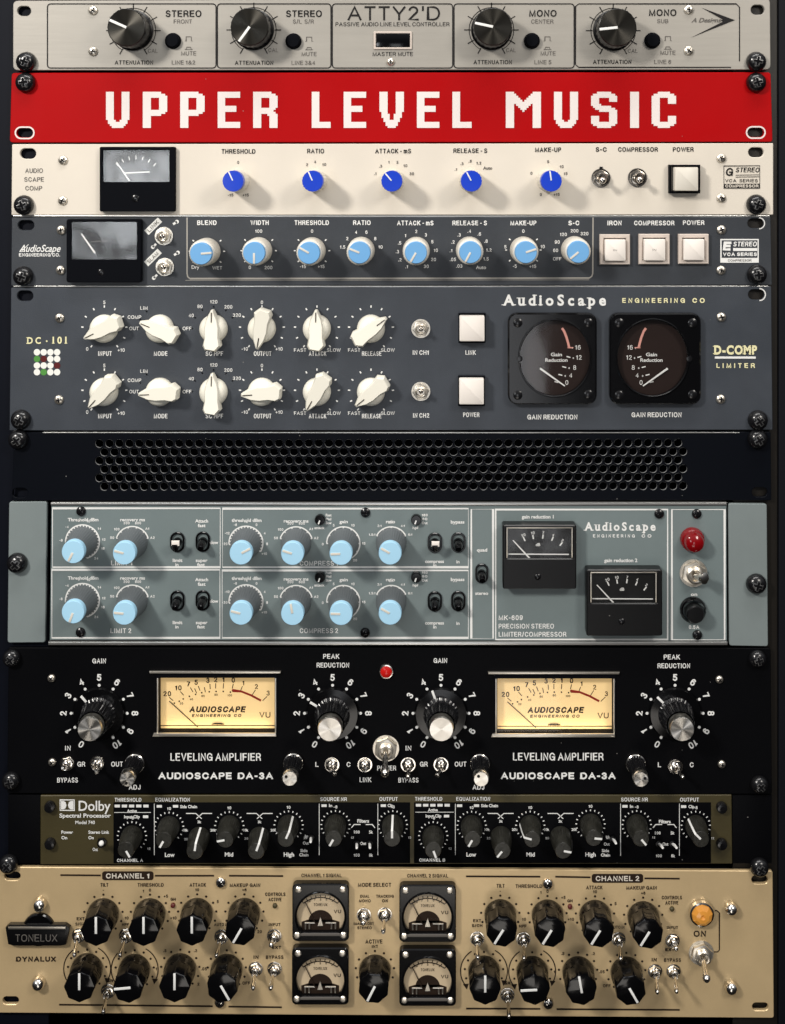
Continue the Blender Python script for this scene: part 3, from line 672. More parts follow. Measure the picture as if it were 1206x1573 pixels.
# ================================================================== 3: cream stereo compressor
u = Unit('stereo_compressor', 'slim cream stereo compressor with five royal blue knobs and a square black meter', 'audio unit', 603, 276)
plate(u, quad_rr((18.5, 221.5), (1188, 220), (1188, 330), (17.5, 330.5), 2), [slot(43, 236, 25, 16), slot(1161.5, 234, 24, 15), slot(37, 315, 22, 15), slot(1161, 314, 22, 15)], 'cream')
chassis(u, 84, 225, 1120, 326)
for x, y in ((37.5, 315), (1161, 314)): u.put(P['rack_screw'], x, y, random.uniform(0, 90))
for x, y in ((97, 246), (96.5, 308), (1108, 243), (1108, 304)): u.put(P['screw7'], x, y, random.uniform(0, 90))
u.cap([('AUDIO', 52.5, 262, 27, 7), ('SCAPE', 52.5, 275.5, 30, 7), ('COMP', 52, 289, 26, 7)], 'greyink', bold=.012)
def mk(b, T, h):
    b.line(*T(190, 266), *T(230, 264), 2, h)
    for i in range(7): a = -42 + 14 * i; b.line(*T(*pol(209, 285, 40, a)), *T(*pol(209, 285, 46, a)), 1.4, h)
m_ = meter(u, 153, 225.5, 269, 325, 9, (158, 230.5, 260, 279.5), 'facegrey', back=7, body='blk_matte', marks=[(mk, 'white')], needle=((199, 278), (179, 249)), nw=2.4, glass='glass')
u.sub(m_, 'adjuster', u.mb().lathe([(5.5, 8), (5.5, 9.6), (4, 10.4), (0, 10.6)], 20, *U(208, 304.5, 9)), 'screw_blk')
KN3 = [(366, 277.5, -25, [('0', 28, 0), ('-15', 25, -152), ('+15', 25, 152)]), (485, 277.5, -24, [('2', 28, -28), ('4', 29, -2), ('10', 28, 28)]),
       (603.5, 277.5, -40, [('.1', 29, -68), ('.3', 29, -40), ('1', 29, -12), ('3', 29, 14), ('10', 30, 40), ('30', 31, 70)]),
       (722.5, 277.5, -28, [('.1', 28, -52), ('.3', 29, -26), ('.6', 30, 0), ('1.2', 30, 26), ('Auto', 33, 54)]),
       (842, 277.5, -8, [('0', 28, -66), ('5', 29, 0), ('10', 30, 44), ('15', 29, 68), ('0', 24, -152), ('+15', 25, 148)])]
for x, y, a, lb in KN3:
    u.dial(x, y, 'greyink', labels=lb, lh=4.6, lbold=.03); u.put(P['blue_knob'], x, y, a)
u.cap([('THRESHOLD', 366.5, 232.5, 52), ('RATIO', 485, 232, 26), ('ATTACK - mS', 604, 232, 55), ('RELEASE - S', 722.5, 231.5, 52), ('MAKE-UP', 842, 230, 40),
       ('S-C', 923.5, 229.5, 17), ('COMPRESSOR', 980, 229.5, 61), ('POWER', 1049.5, 229.5, 32)], 'blackink', ch=7.2, bold=.035)
for x, y, tp in ((923, 273.5, (926, 278)), (979, 273, (983, 277))): toggle(u, x, y, tp, r=13, ht=32, rt=5, nut_h=6, rot=0, m='dark_nut')
u.part('locating_tab', u.mb().box(921, 256, 925.5, 262, 0, 2, .4), 'blk_plastic')
def square_button(u, x0, y0, x1, y1, hb, rim, cap, ins, hc, rimm='blk_matte', capm='button', ring=None):
    a = U(x0, y0, hb); c = U(x1, y1, hb)
    o = u.part('push_button', u.mb().sheet([(a[0], a[1]), (c[0], a[1]), (c[0], c[1]), (a[0], c[1])], [[(a[0] + rim, a[1] + rim), (c[0] - rim, a[1] + rim), (c[0] - rim, c[1] - rim), (a[0] + rim, c[1] - rim)]], -1, hb, 1.1), rimm)
    a = U(x0 + ins[0], y0 + ins[1], hc); c = U(x1 - ins[2], y1 - ins[3], hc)
    u.sub(o, 'cap', u.mb().prism(rr(a[0], a[1], c[0], c[1], 1.5, 3), -1, hc, 1.6), capm)
    return o
square_button(u, 1028.5, 253, 1076, 297, 12, 3, 1, (8.5, 4, 3.2, 3.8), 24, 'blk_matte', 'wht_plastic')
u.sub(u.part('logo', u.mb().stroke([(1112, 255), (1167, 254.5), (1167, 289), (1112, 289)], 1.3, .5, True), 'greyink'), 'lettering',
      u.mb().text('G', 1120.5, 264, 12.5, 11, .03, .15).text('STEREO', 1148.5, 261, 7.5, 36, .03, .25).text('VCA  SERIES', 1139, 277.5, 5, 50, .01)
      .line(1130, 269, 1166, 268.5, 1).line(1130, 272, 1166, 271.5, 1).flat([(1112, 282.5), (1167, 282), (1167, 289), (1112, 289.5)], .52), 'blackink')
u.part('logo', u.mb().text('COMPRESSOR', 1139.5, 285.7, 4.6, 51, .03, h=.8), 'cream')

# ================================================================== 4: charcoal stereo compressor
u = Unit('stereo_compressor', 'slim charcoal stereo compressor with eight sky blue knobs and three beige square buttons', 'audio unit', 603, 385)
plate(u, quad_rr((18, 334), (1184, 333), (1186, 438), (17, 439), 2), [slot(40, 346, 25, 15), slot(1161, 343, 25, 15), slot(36, 423, 22, 15), slot(1162, 422, 22, 15)], 'charcoal')
chassis(u, 84, 337, 1120, 435)
u.part('lit_edge', u.mb().box(20, 330.9, 1183, 333.2, -5, -1.5, .4), 'alu')  # bright aluminium strip stands in for light on the panel's top edge
for x, y in ((36.5, 424), (1162, 421.5)): u.put(P['rack_screw'], x, y, random.uniform(0, 90))
for x, y in ((94.5, 353.5), (93.5, 415), (1108, 353), (1107.5, 415)): u.put(P['screw7'], x, y, random.uniform(0, 90))
u.part('slot_rim', u.mb().stroke(slot(1161, 343, 27, 17)[:14], 1.6, .3), 'white')
lo_ = u.mb().text('AudioScape', 61.5, 381.5, 10.5, 64, .012, .38).text('ENGINEERING CO.', 61, 391.5, 5.2, 63, .03).line(33, 386, 44, 375.5, 1).line(31, 386.4, 37, 386, 1)
u.part('logo', lo_, 'white')
def mk(b, T, h):
    b.line(*T(140, 371), *T(165, 370), 1.5, h)
    for i in range(6): a = -40 + 16 * i; b.line(*T(*pol(160, 405, 46, a)), *T(*pol(160, 405, 51, a)), 1.2, h)
m_ = meter(u, 102, 336.5, 217, 434, 11, (110, 341, 210, 398.5), 'faceblack', back=8, marks=[(mk, 'greyink')], needle=((146, 389), (125, 359)), nw=2.6, body='blk_matte', radius=4)
u.sub(m_, 'adjuster', u.mb().lathe([(4.5, 10.5), (4.5, 11.3), (3, 11.8), (0, 12)], 16, *U(155, 418.5, 11)), 'screw_blk')
for s, x, y, tx, ty in (('LINK', 252, 362.5, 249, 363), ('SLAM', 253.5, 410, 251, 410)):
    toggle(u, x, y, (tx, ty), r=12.5, ht=22, rt=3.8, nut_h=5, lever='dark_nut')
    lx, ly = (235.5, 347.5) if s == 'LINK' else (235, 395.5); c_, s_ = math.cos(R(-44)), math.sin(R(-44))
    q = [(lx + px * c_ - py * s_, ly + px * s_ + py * c_) for px, py in ((-14.5, -4.8), (14.5, -4.8), (14.5, 4.8), (-14.5, 4.8))]
    o = u.part('sticker', u.mb().prism(q, 0, .5, 0), 'sticker'); u.sub(o, 'lettering', u.mb().text(s, lx, ly, 5.6, 21, .01, 0, -44, h=.9), 'greyink')
    mm = u.mb()
    for a, b_ in (((x + 14, y - 18), (x + 20, y - 22)), ((x - 17, y + 17), (x - 12, y + 12))): mm.line(*a, *b_, 3.4)
    mm.dot(x + 20, y - 22, 3); mm.dot(x - 17, y + 17, 3)
    u.part('caption', mm, 'white')
fr = u.mb().stroke([(287.5, 334)] + [(287.5, 420), (288.5, 425), (292, 428)] + [(905, 427), (909, 424.5), (910.5, 420), (911, 334)], 2.0)
fr.line(285, 430.6, 905, 429.8, .7)
u.part('border_lines', fr, 'silver')
tick8 = lambda r: [('.', r, a) for a in (-128, -90, -45, 45, 90, 128)]
KN4 = [(318, 386, 85, [('Dry', 30, -144), ('WET', 30, 148)], 1), (397.5, 385, 180, [('100', 30, 0), ('0', 29, -152), ('200', 30, 150)], 1),
       (479.5, 385, -60, [('0', 30, 0), ('-15', 28, -150), ('+15', 28, 150)], 1),
       (555, 384.5, -68, [('1.5', 29, -80), ('2', 28, -50), ('4', 29, -16), ('6', 29, 16), ('8', 28, 50), ('10', 30, 80)], 0),
       (639.5, 384.5, -150, [('.1', 29, -150), ('.2', 29, -120), ('.3', 29, -94), ('.5', 28, -66), ('1', 28, -36), ('2', 29, 0), ('3', 28, 32), ('5', 28, 62), ('10', 30, 90), ('20', 30, 118), ('30', 29, 148)], 0),
       (721, 384, -152, [('.03', 29, -148), ('.05', 29, -120), ('.1', 28, -92), ('.2', 28, -64), ('.3', 28, -34), ('.4', 29, 0), ('.6', 29, 32), ('.8', 29, 62), ('1.2', 30, 90), ('1.5', 29, 118), ('Auto', 32, 146)], 0),
       (804, 384, 72, [('0', 29, 0), ('5', 28, -80), ('10', 30, 80), ('-5', 28, -152), ('+15', 29, 150)], 1),
       (882.5, 383.5, -130, [('OFF', 30, -118), ('60', 29, -92), ('90', 29, -66), ('120', 29, -36), ('200', 29, 0), ('320', 29, 32)], 0)]
for x, y, a, lb, dt in KN4:
    u.dial(x, y, 'white', labels=lb, lh=5.2, lbold=.012, ticks=[(25, 28, -128, -52, 3, 1.8), (25, 28, 52, 128, 3, 1.8)] if dt else ()); u.put(P['sky_knob'], x, y, a)
u.cap([('BLEND', 318, 342, 30), ('WIDTH', 399, 342, 28), ('THRESHOLD', 479, 342, 53), ('RATIO', 556, 342, 27), ('ATTACK - mS', 638, 342.5, 56), ('RELEASE - S', 721.5, 342.5, 53),
       ('MAKE-UP', 804, 342.5, 40), ('S-C', 881.5, 342.5, 17), ('IRON', 944, 342.5, 22), ('COMPRESSOR', 1005, 342.5, 62), ('POWER', 1065.5, 342, 33)], 'white', ch=7.4, bold=.04)
for x0, y0, x1, y1 in ((921.5, 360, 968, 406.5), (981.5, 359.5, 1029, 406), (1042.5, 359.5, 1089, 405.5)):
    o = square_button(u, x0, y0, x1, y1, 7, 6, 1, (8, 8, 6.5, 5.5), 13, 'button_rim')
    if x0 < 1040: u.sub(o, 'lettering', u.mb().text('IN', *U((x0 + x1) / 2, (y0 + y1) / 2 + 1, 13), 3, 6, h=13.3), 'greyink')
lg = u.part('logo', u.mb().flat([(1106.5, 367), (1165.5, 367), (1165.5, 403.5), (1106.5, 403.5)], .4), 'white')
u.sub(lg, 'background', u.mb().flat([(1108.5, 369), (1163.5, 369), (1163.5, 396), (1108.5, 396)], .6), 'charcoal')
u.sub(lg, 'lettering', u.mb().text('E', 1117, 378, 14, 12, .05, .2, h=.9).text('STEREO', 1144.5, 374.8, 7.5, 36, .04, .2, h=.9).text('VCA SERIES', 1136.5, 390.5, 5.5, 52, .04, h=.9)
      .flat([(1126, 381), (1163, 381), (1163, 385.5), (1126, 385.5)], .8), 'white')
u.sub(lg, 'lettering', u.mb().text('COMPRESSOR', 1136, 399.8, 3.6, 36, .01, h=.9), 'greyink')

# ================================================================== 5: slate dual limiter
u = Unit('limiter', 'tall slate blue-grey limiter with twelve ivory pointer knobs and two round-dial gain meters', 'audio unit', 603, 551)
plate(u, quad_rr((17, 442), (1185, 440), (1187, 660.5), (14.5, 661.5), 2), [slot(38.5, 454.5, 25, 16), slot(1162, 452.5, 25, 16), slot(33, 643, 22, 15), slot(1163, 644, 22, 15)], 'slate')
chassis(u, 84, 446, 1120, 656)
u.part('lit_edge', u.mb().box(20, 439.2, 1181, 441.2, -5, -1.5, .4), 'alu')  # lit upper edge of the panel, drawn as a pale metal strip
for x, y in ((33, 644), (1163.5, 645)): u.put(P['rack_screw'], x, y, random.uniform(0, 90))
for x, y in ((92, 488.5), (91, 614), (1108, 487), (1107, 613)): u.put(P['screw7'], x, y, random.uniform(0, 90))
u.part('slot_rim', u.mb().stroke(slot(1162, 452.5, 27.5, 18.5)[:14], 1.8, .3), 'white')
u.part('logo', u.mb().serif('DC', 42, 63, 523, 9.5, gap=.9).dot(72, 524, 1.4).serif('101', 81, 102.5, 522.5, 10, gap=1.0), 'yellowink')
cl = ["wwww", "grww", "wwwr", "wgww"]
for r_ in range(4):
    for c_ in range(4):
        k = cl[r_][c_]
        u.part('dot', u.mb().dot(57 + c_ * 10.3, 541 + r_ * 10.2, 5.0, .5, 18), {'w': 'led_white', 'g': 'led_green', 'r': 'led_red'}[k])
for row, yy in enumerate((504.5, 601.5)):
    yl = 543 if row == 0 else 639
    defs = [('INPUT', 160.5, (-116, -138)[row], [('5', 40, 0), ('0', 41, -140), ('+10', 42, 142)], 11), ('MODE', 246, (-68, -93)[row], [('LIM', 40, -38), ('COMP', 43, -66), ('OUT', 40, -90)], 0),
            ('SC HPF', 328.5, 0, [('OFF', 41, -90), ('40', 40, -60), ('80', 40, -32), ('120', 41, 0), ('200', 40, 34), ('320', 41, 60)], 0), ('OUTPUT', 402.5, (-170, -95)[row], [('0', 40, 0), ('-10', 41, -140), ('+10', 41, 140)], 11),
            ('ATTACK', 487, (0, -151)[row], [('FAST', 42, -142), ('SLOW', 42, 142)], 11), ('RELEASE', 570, (54, -130)[row], [('FAST', 42, -142), ('SLOW', 42, 142)], 11)]
    for nm, x, a, lb, nt_ in defs:
        tk = [(32, 35.5, -144, 144, 11, 2.0)] if nt_ else [(32, 35, l[2], l[2] + .01, 2, 1.8) for l in lb]
        u.dial(x, yy, 'white', ticks=tk, labels=lb, lh=5.4, lbold=.012); u.put(P['ivory_knob'], x, yy, a)
        u.cap([(nm, x + (1 if row == 0 else 1), yl, {'INPUT': 21, 'MODE': 21, 'SC HPF': 27, 'OUTPUT': 27, 'ATTACK': 27, 'RELEASE': 30}[nm])], 'white', ch=7.2, bold=.03)
u.cap([('IN CH1', 646.5, 541.5, 25), ('LINK', 723, 541.5, 16), ('IN CH2', 647, 638, 25), ('POWER', 724, 637, 25)], 'white', ch=7.2, bold=.03)
for x, y in ((646.5, 504.5), (646.5, 601)): toggle(u, x, y, (x + .5, y + 1 if y < 550 else y - 1), r=13, ht=26, rt=3.8, nut_h=6, rot=25, lever='dark_nut')
square_button(u, 704.5, 481.5, 746, 527, 8, 2.5, 1, (1.5, 4, 1.5, 2.5), 20); square_button(u, 704, 578, 745, 624, 8, 2.5, 1, (1.5, 4, 1.5, 2.5), 20)
u.part('logo', u.mb().serif('AudioScape', 773, 931, 461, 15.5, gap=.75, bold=.035), 'white')
u.part('logo', u.mb().text('ENGINEERING', 1004, 461.5, 7.6, 96, .035, space=1.6).text('CO', 1073, 461.5, 7.6, 19, .035, space=1.6), 'yellowink')
lg = u.part('logo', u.mb().serif('D-COMP', 1097, 1163, 537.5, 12.5, gap=.25, bold=.05), 'yellowink')
u.part('logo', u.mb().flat([(1098, 547.5), (1161, 547.5), (1161, 550.8), (1098, 550.8)], .5), 'white'); u.part('logo', u.mb().text('LIMITER', 1130, 561.5, 7.5, 59, .035, space=1.7), 'yellowink')
u.cap([('GAIN REDUCTION', 848.5, 640.5, 77), ('GAIN REDUCTION', 1008.5, 637, 77)], 'white', ch=7.6, bold=.035)
for x0, x1, left in ((780.5, 917, False), (936.5, 1077, True)):
    cx = (x0 + x1) / 2 + (1 if not left else -1); cy = 550
    sg = -1 if left else 1
    def mk(b, T, h, cx=cx, sg=sg):
        for k_, (s, dx, dy) in enumerate((('16', 38, -15), ('12', 39.5, .5), ('8', 33, 16), ('4', 27, 28), ('0', 21, 39))):
            px, py = cx + sg * dx, cy + dy - 1.5
            b.text(s, *T(px, py), 7.0, None, .0, h=h)
            if k_ < 4: b.text('+', *T(px - sg * 8.5, py + .6), 4.5, None, .02, h=h)
            if k_ > 0: b.line(*T(px - sg * 19, py - 1.5), *T(px - sg * 13, py), 1.7, h)
        b.text('Gain', *T(cx + sg * 5, cy - 5.5), 5.2, 17, .02, h=h); b.text('Reduction', *T(cx + sg * 5, cy + 3), 5.2, 34, .02, h=h)
    def mk2(b, T, h, cx=cx, sg=sg): b.stroke([T(cx + sg * 13.5, cy - 46), T(cx + sg * 17, cy - 41), T(cx + sg * 20.5, cy - 32), T(cx + sg * 23, cy - 23), T(cx + sg * 24.5, cy - 16.5)], 3.6, h); b.line(*T(cx + sg * 22, cy - 16), *T(cx + sg * 31, cy - 16), 1.6, h)
    wr = circ(cx + sg * (-6 if left else 2) * 0 + (3 if not left else -3), cy, 54, 48, 58)
    nd = ((cx - sg * 20, 566), (cx + sg * 18, 593))
    m_ = meter(u, x0, 481, x1, 621.5, 12, None, 'face_sheen', back=9, radius=14, body='blk_gloss', marks=[(mk, 'white'), (mk2, 'pinkink')], needle=nd, nw=3.0, win_round=wr, bev=2.2, glass='glass_dial')
    rim = u.mb(); cc = U(cx + (3 if not left else -3), cy, 12)
    rim.stroke(arcpts(cc[0], cc[1], 55.5, 105 if not left else 110, 215 if not left else 252, 30), 3.2, 12.4)
    u.sub(m_, 'window_rim', MB(u.x, u.y).add([], []).sheet(circ(cc[0], cc[1], 56.8, 48, 60.6), [circ(cc[0], cc[1], 53.8, 48, 57.6)], 11, 13.2, .9), 'blk_gloss')
    for sx_, sy_ in ((x0 + 15, 496), (x1 - 13, 496), (x0 + 15, 607), (x1 - 13, 606)):
        q = U(sx_, sy_, 12); bb = u.mb().lathe([(7, 11.9), (7, 12.9), (4.5, 14), (0, 14.3)], 20, q[0], q[1])
        u.sub(m_, 'screw', bb, 'screw_blk')
    q = U(x0 + 18 if not left else x1 - 18, 551, 12); u.sub(m_, 'adjuster', u.mb().lathe([(4.5, 11.9), (4.3, 13.5), (0, 14)], 18, q[0], q[1]), 'screw_blk')

# ================================================================== 6: perforated vent panel
u = Unit('vent_panel', 'plain black perforated vent panel with rows of round holes', 'vent panel', 603, 717)
holes = [slot(29, 675, 22, 15), slot(1163, 674, 22, 15), slot(31, 757, 24, 15), slot(1167, 756, 24, 15)]
for r_ in range(6):
    y = 681.5 + r_ * 13.5 - .3 * r_
    x0 = 152.5 if r_ % 2 == 0 else 160.2
    for k in range(59): holes.append(circ(x0 + k * 15.33, y + (k / 59) * -1.0, 6.4, 16))
plate(u, quad_rr((22, 664.5), (1184, 663.5), (1185, 768.5), (18, 769), 2), holes, 'vent', h0=-6, h1=0, bev=.6)
u.part('lit_edge', u.mb().box(66, 663.9, 1136, 665.4, -3, .5, .3), 'alu')  # overhead light on the top edge, built as a bright strip
for x, y in ((29, 674.5), (1163, 674)): u.put(P['rack_screw'], x, y, random.uniform(0, 90))
lip = u.mb()
for hp in holes[4:]:
    n_ = len(hp); cx_ = sum(p_[0] for p_ in hp) / n_; cy_ = sum(p_[1] for p_ in hp) / n_; cc_ = circ(cx_, cy_, 6.25, 18)
    lip.add([(x_, y_, -3.0) for x_, y_ in cc_] + [(x_, y_, -.25) for x_, y_ in cc_], [(i, (i + 1) % 18, 18 + (i + 1) % 18, 18 + i) for i in range(18)])
u.part('hole_edges', lip, 'cut_metal')
u.part('backing', u.mb().box(90, 668, 1118, 766, -120, -118), 'hole')

# ================================================================== 7: grey-green limiter/compressor
u = Unit('limiter_compressor', 'grey-green stereo limiter with pale blue knobs on tapered grey bodies and two offset black meters', 'audio unit', 603, 880)
plate(u, quad_rr((14, 771), (72, 770.5), (69.5, 987), (11.5, 987.5), 4), [slot(28, 864, 24, 15)], 'ear_teal', 'rack_ear')
plate(u, quad_rr((1119, 773.5), (1178, 774), (1180, 993), (1120.5, 992), 4), [slot(1161, 896, 24, 15)], 'ear_teal', 'rack_ear')
for x, y in ((27.5, 864), (1161, 896)): u.put(P['rack_screw'], x, y, random.uniform(0, 90), scale=1.02)
plate(u, quad_rr((79, 776), (1116, 776), (1117, 984.5), (76.5, 983.5), 1), [], 'teal', h1=.5)
chassis(u, 84, 776, 1112, 984)
u.part('trim_bar', u.mb().box(79, 771.3, 1116, 775.7, -6, 3, .9), 'alu'); u.part('trim_bar', u.mb().box(75, 984.9, 1117, 990, -6, 3, .9), 'alu')
fr = u.mb()
for x0, y0, x1, y1 in ((81, 780.5, 338.5, 871), (80, 875, 338, 979.5), (342, 781, 719.5, 871), (341.5, 876, 719.5, 979.5), (724, 782, 757.5, 980.5), (761.5, 782.5, 1025.5, 982), (1032, 782.5, 1113, 982.5)):
    fr.stroke([(x0, y0), (x1, y0), (x1, y1), (x0, y1)], 2.2, .9, True)
u.part('border_lines', fr, 'white')
H7 = .95
def cap7(items, ch=4.8, bold=.03, **k):
    for it in items: u.part('caption', u.mb().text(it[0], it[1], it[2], it[4] if len(it) > 4 else ch, it[3] if len(it) > 3 else None, bold, h=H7, **k), 'white')
def dial7(x, y, kind):
    b = u.mb()
    if kind == 'full':
        b.stroke(arcpts(x, y, 26, -100, 165, 40), 2.0, H7)
        for i in range(24): a = -100 + 265 * i / 23; b.line(*pol(x, y, 22.5, a), *pol(x, y, 26, a), 2.1, H7 + .06)
        for s, a in (('-8', -86), ('-4', -46), ('0', -10), ('10', 16), ('14', 52), ('12', 84), ('18', 108), ('24', 140)): b.text(s, *pol(x, y, 33, a), 4, None, .03, h=H7)
    elif kind == 'half':
        b.stroke(arcpts(x, y, 25.5, -72, 72, 24), 2.0, H7)
        for a in (-72, -45, -15, 15, 45, 72): b.line(*pol(x, y, 19.5, a), *pol(x, y, 26, a), 2.1, H7 + .06)
        for s, a in (('50', -75), ('100', -48), ('200', -16), ('800', 16), ('A1', 46), ('A2', 75)): b.text(s, *pol(x, y, 32, a), 4, None, .03, h=H7)
    elif kind == 'comp':
        b.stroke(arcpts(x, y, 26, -95, 120, 36), 2.0, H7)
        for i in range(20): a = -95 + 215 * i / 19; b.line(*pol(x, y, 22, a), *pol(x, y, 26, a), 2.1, H7 + .06)
        for s, a in (('-20', -92), ('-12', -62), ('-8', -30), ('-4', 0), ('0', 30), ('4', 62), ('8', 92), ('+10', 120)): b.text(s, *pol(x, y, 32.5, a), 4, None, .03, h=H7)
    elif kind == 'gain':
        b.stroke(arcpts(x, y, 25.5, -90, 150, 36), 2.0, H7)
        for i in range(9): a = -90 + 30 * i; b.line(*pol(x, y, 19, a), *pol(x, y, 26, a), 2.1, H7 + .06)
        for s, a in (('0', -92), ('5', -28), ('10', 28), ('15', 90), ('20', 145)): b.text(s, *pol(x, y, 31.5, a), 4, None, .03, h=H7)
    else:
        b.stroke(arcpts(x, y, 25, -62, 62, 24), 2.0, H7)
        for a in (-62, -31, 0, 31, 62): b.line(*pol(x, y, 19, a), *pol(x, y, 25.5, a), 2.1, H7 + .06)
        for s, a in (('1.5:1', -66), ('2:1', -34), ('3:1', 0), ('4:1', 34), ('6:1', 66)): b.text(s, *pol(x, y, 32, a), 3.8, None, .03, h=H7)
    u.part('dial_scale', b, 'white')
for row, dy in ((0, 0), (1, 90)):
    for x, y, kd, a in ((127, 832, 'full', (-153, -160)[row]), (203.5, 834, 'half', (-75, -85)[row]), (378, 834, 'comp', (62, -75)[row]), (455, 834.5, 'half', (-72, -10)[row]),
                        (527.5, 834.5, 'gain', (-92, -88)[row]), (601, 834, 'ratio', -60)):
        dial7(x, y + dy, kd); u.put(P['pale_knob'], x, y + dy, a, .5)
    cap7([('Threshold dBm', 128, 798 + dy * .995, 47), ('recovery ms', 204, 798 + dy * .995, 38), ('Attach', 310, 800 + dy, 20), ('fast', 310, 807 + dy, 12), ('slow', 329, 833 + dy, 13), ('limit', 273, 860.5 + dy * 1.06, 15), ('in', 272, 867 + dy * 1.06, 5),
          ('super', 310, 860.5 + dy * 1.06, 18), ('fast', 309, 867 + dy * 1.06, 12),
          ('threshold dBm', 379, 799 + dy * .99, 46), ('recovery ms', 455, 800 + dy * .99, 38), ('gain', 528, 801 + dy * .99, 13), ('ratio', 600, 801 + dy * .99, 14), ('bypass', 703, 801.5 + dy * .98, 21),
          ('compress', 667.5, 862 + dy * 1.05, 29), ('in', 668, 868 + dy * 1.05, 5), ('in', 703.5, 862.5 + dy * 1.05, 5)])
    for x, y, k in ((273, 832, row == 0), (312, 831.5, False), (668, 833, row == 0), (704, 832.5, False)):
        b = MB().sheet(rr(-11, -15.5, 11, 15.5, 10.5, 6), [rr(-8, -12.5, 8, 12.5, 7.8, 6)], 0, 3.5, .8)
        tx, ty = U(x, y + 3 + dy, 20); tx -= x; ty -= y + dy
        L = MB().limb([(0, 0, 0), (0, .5, 10), (0, 3, 18), (0, 5 if not k else -3, 22)], [7, 6.6, 6, 4.6], 14)
        wt = MB()
        if k: wt.box(-5, -8, 7, 0, 20.5, 23, 1)
        u.put(proto('lever_switch', b, 'blk_gloss', [('lever', L, 'blk_gloss')] + ([('lever_cap', wt, 'button')] if k else [])), x, y + dy, 0, .5)
for row, (yt, ya) in enumerate(((797, 802), (885, 890))):
    for x, nm in ((492, 'attack'), (639.5, 'hpf')):
        b = MB().lathe([(8, 0), (8, 7), (6.8, 8.5), (0, 8.6)], 24); p = MB().prism([(-1, -6), (1, -6), (1, 0), (-1, 0)], 8.4, 9.1)
        u.put(proto('trimmer', b, 'blk_gloss', [('pointer', p, 'white')]), x, yt, 200, .5)
        cap7([('Fast' if nm == 'attack' else '160', x + 13, yt - 6, 9), ('Med' if nm == 'attack' else '80', x + 13, yt, 8), ('Slow' if nm == 'attack' else 'Out', x + 13, yt + 6, 9), (nm, x - 1, yt + 13.5, 16 if nm == 'attack' else 9)], ch=3.8)
for x, y in ((125, 785), (561.5, 787), (124, 971), (561, 971.5), (1012.5, 789), (1070, 789), (1071, 975)): u.put(P['screw_dark'], x, y, random.uniform(0, 90), .5)
cap7([('LIMIT 1', 187.5, 864.5, 33, 7.6), ('LIMIT 2', 186, 968.5, 32, 7.6), ('COMPRESS 1', 490, 865, 59, 7.6), ('COMPRESS 2', 490, 968.5, 59, 7.6)], bold=.025)
cap7([('quad', 740.5, 844.5, 16), ('stereo', 740, 911, 20)])
b = MB().sheet(rr(-10, -15, 10, 15, 9.5, 6), [rr(-7, -12, 7, 12, 6.8, 6)], 0, 3.5, .8)
u.put(proto('lever_switch', b, 'blk_gloss', [('lever', MB().limb([(0, 0, 0), (0, .5, 10), (0, 3, 18), (0, 5, 22)], [6, 6, 5.5, 4.4], 14), 'blk_gloss')]), 740, 880, 0, .5)
cap7([('gain reduction 1', 826, 793.5, 49, 5.2), ('gain reduction 2', 953.5, 860.5, 51, 5.2)])
for ox, oy, x0, y0, x1, y1 in ((0, 0, 772.5, 806.5, 885.5, 905), (129, 68.5, 901, 875, 1017.5, 977)):
    def mk(b, T, h, ox=ox, oy=oy):
        for s, px, py, a in (('20', 804, 825, -24), ('10', 818.5, 821.5, -8), ('7', 834.5, 821, 8), ('4', 850, 824.5, 24), ('2', 864, 833, 38)):
            b.text(s, *T(px + ox, py + oy - 3), 4.4, None, .02, rot=a, h=h); b.line(*pol(*T(px + ox, py + oy), 0, a), *pol(*T(px + ox, py + oy), 6.5, a + 180), 2, h)
        b.text('dB', *T(826.5 + ox, 836.5 + oy), 4.5, None, .02, h=h)
        b.line(*T(781 + ox, 851 + oy), *T(874 + ox, 851.5 + oy), 1.7, h)
    m_ = meter(u, x0, y0, x1, y1, 22, (778 + ox, 811 + oy, 880 + ox, 858 + oy), 'faceblack', back=6, radius=3, body='blk_plastic', marks=[(mk, 'white')], needle=((814 + ox, 858 + oy), (788 + ox, 830 + oy)), nw=2.2, bev=1.6)
    wf = [U(px + ox, py + oy, 22) for px, py in ((778, 810), (880, 810), (880, 859), (778, 859))]
    rim = u.mb().box(wf[0][0], wf[0][1], wf[1][0], wf[1][1] + 1.6, 21.6, 22.8, .4)
    for xx in (wf[0][0], wf[1][0] - 2): rim.box(xx, wf[0][1] + 1.8, xx + 2, wf[2][1] - 2, 21.6, 22.8, .4)
    u.sub(m_, 'window_rim', rim, 'nickel')
    q = U(826 + ox, 886 + oy, 22); u.sub(m_, 'adjuster', u.mb().lathe([(5, 21.8), (4.6, 23.6), (3, 24.6), (0, 25)], 20, *q), 'screw_blk')
u.part('logo', u.mb().serif('AudioScape', 898, 1007, 808.5, 12, gap=.6, bold=.035, h=H7), 'white')
u.part('logo', u.mb().text('ENGINEERING', 943, 823, 5, 64, .03, space=1.7, h=H7).text('CO', 993, 823, 5, 15, .03, space=1.7, h=H7), 'white')
for s, y, w in (('MK-609', 948.5, 37), ('PRECISION STEREO', 961.5, 85), ('LIMITER/COMPRESSOR', 974, 104)): u.part('caption', u.mb().text(s, 766, y, 7.6, w, .03, align='L', h=H7), 'white')
b = MB().lathe([(18.5, 0), (19, 3), (17.5, 9), (15, 11)], 36, flute=(18, .04, (1, 2)))
lens = MB().lathe([(15.2, 10), (15, 18), (13, 23), (8, 26.5), (0, 28)], 36)
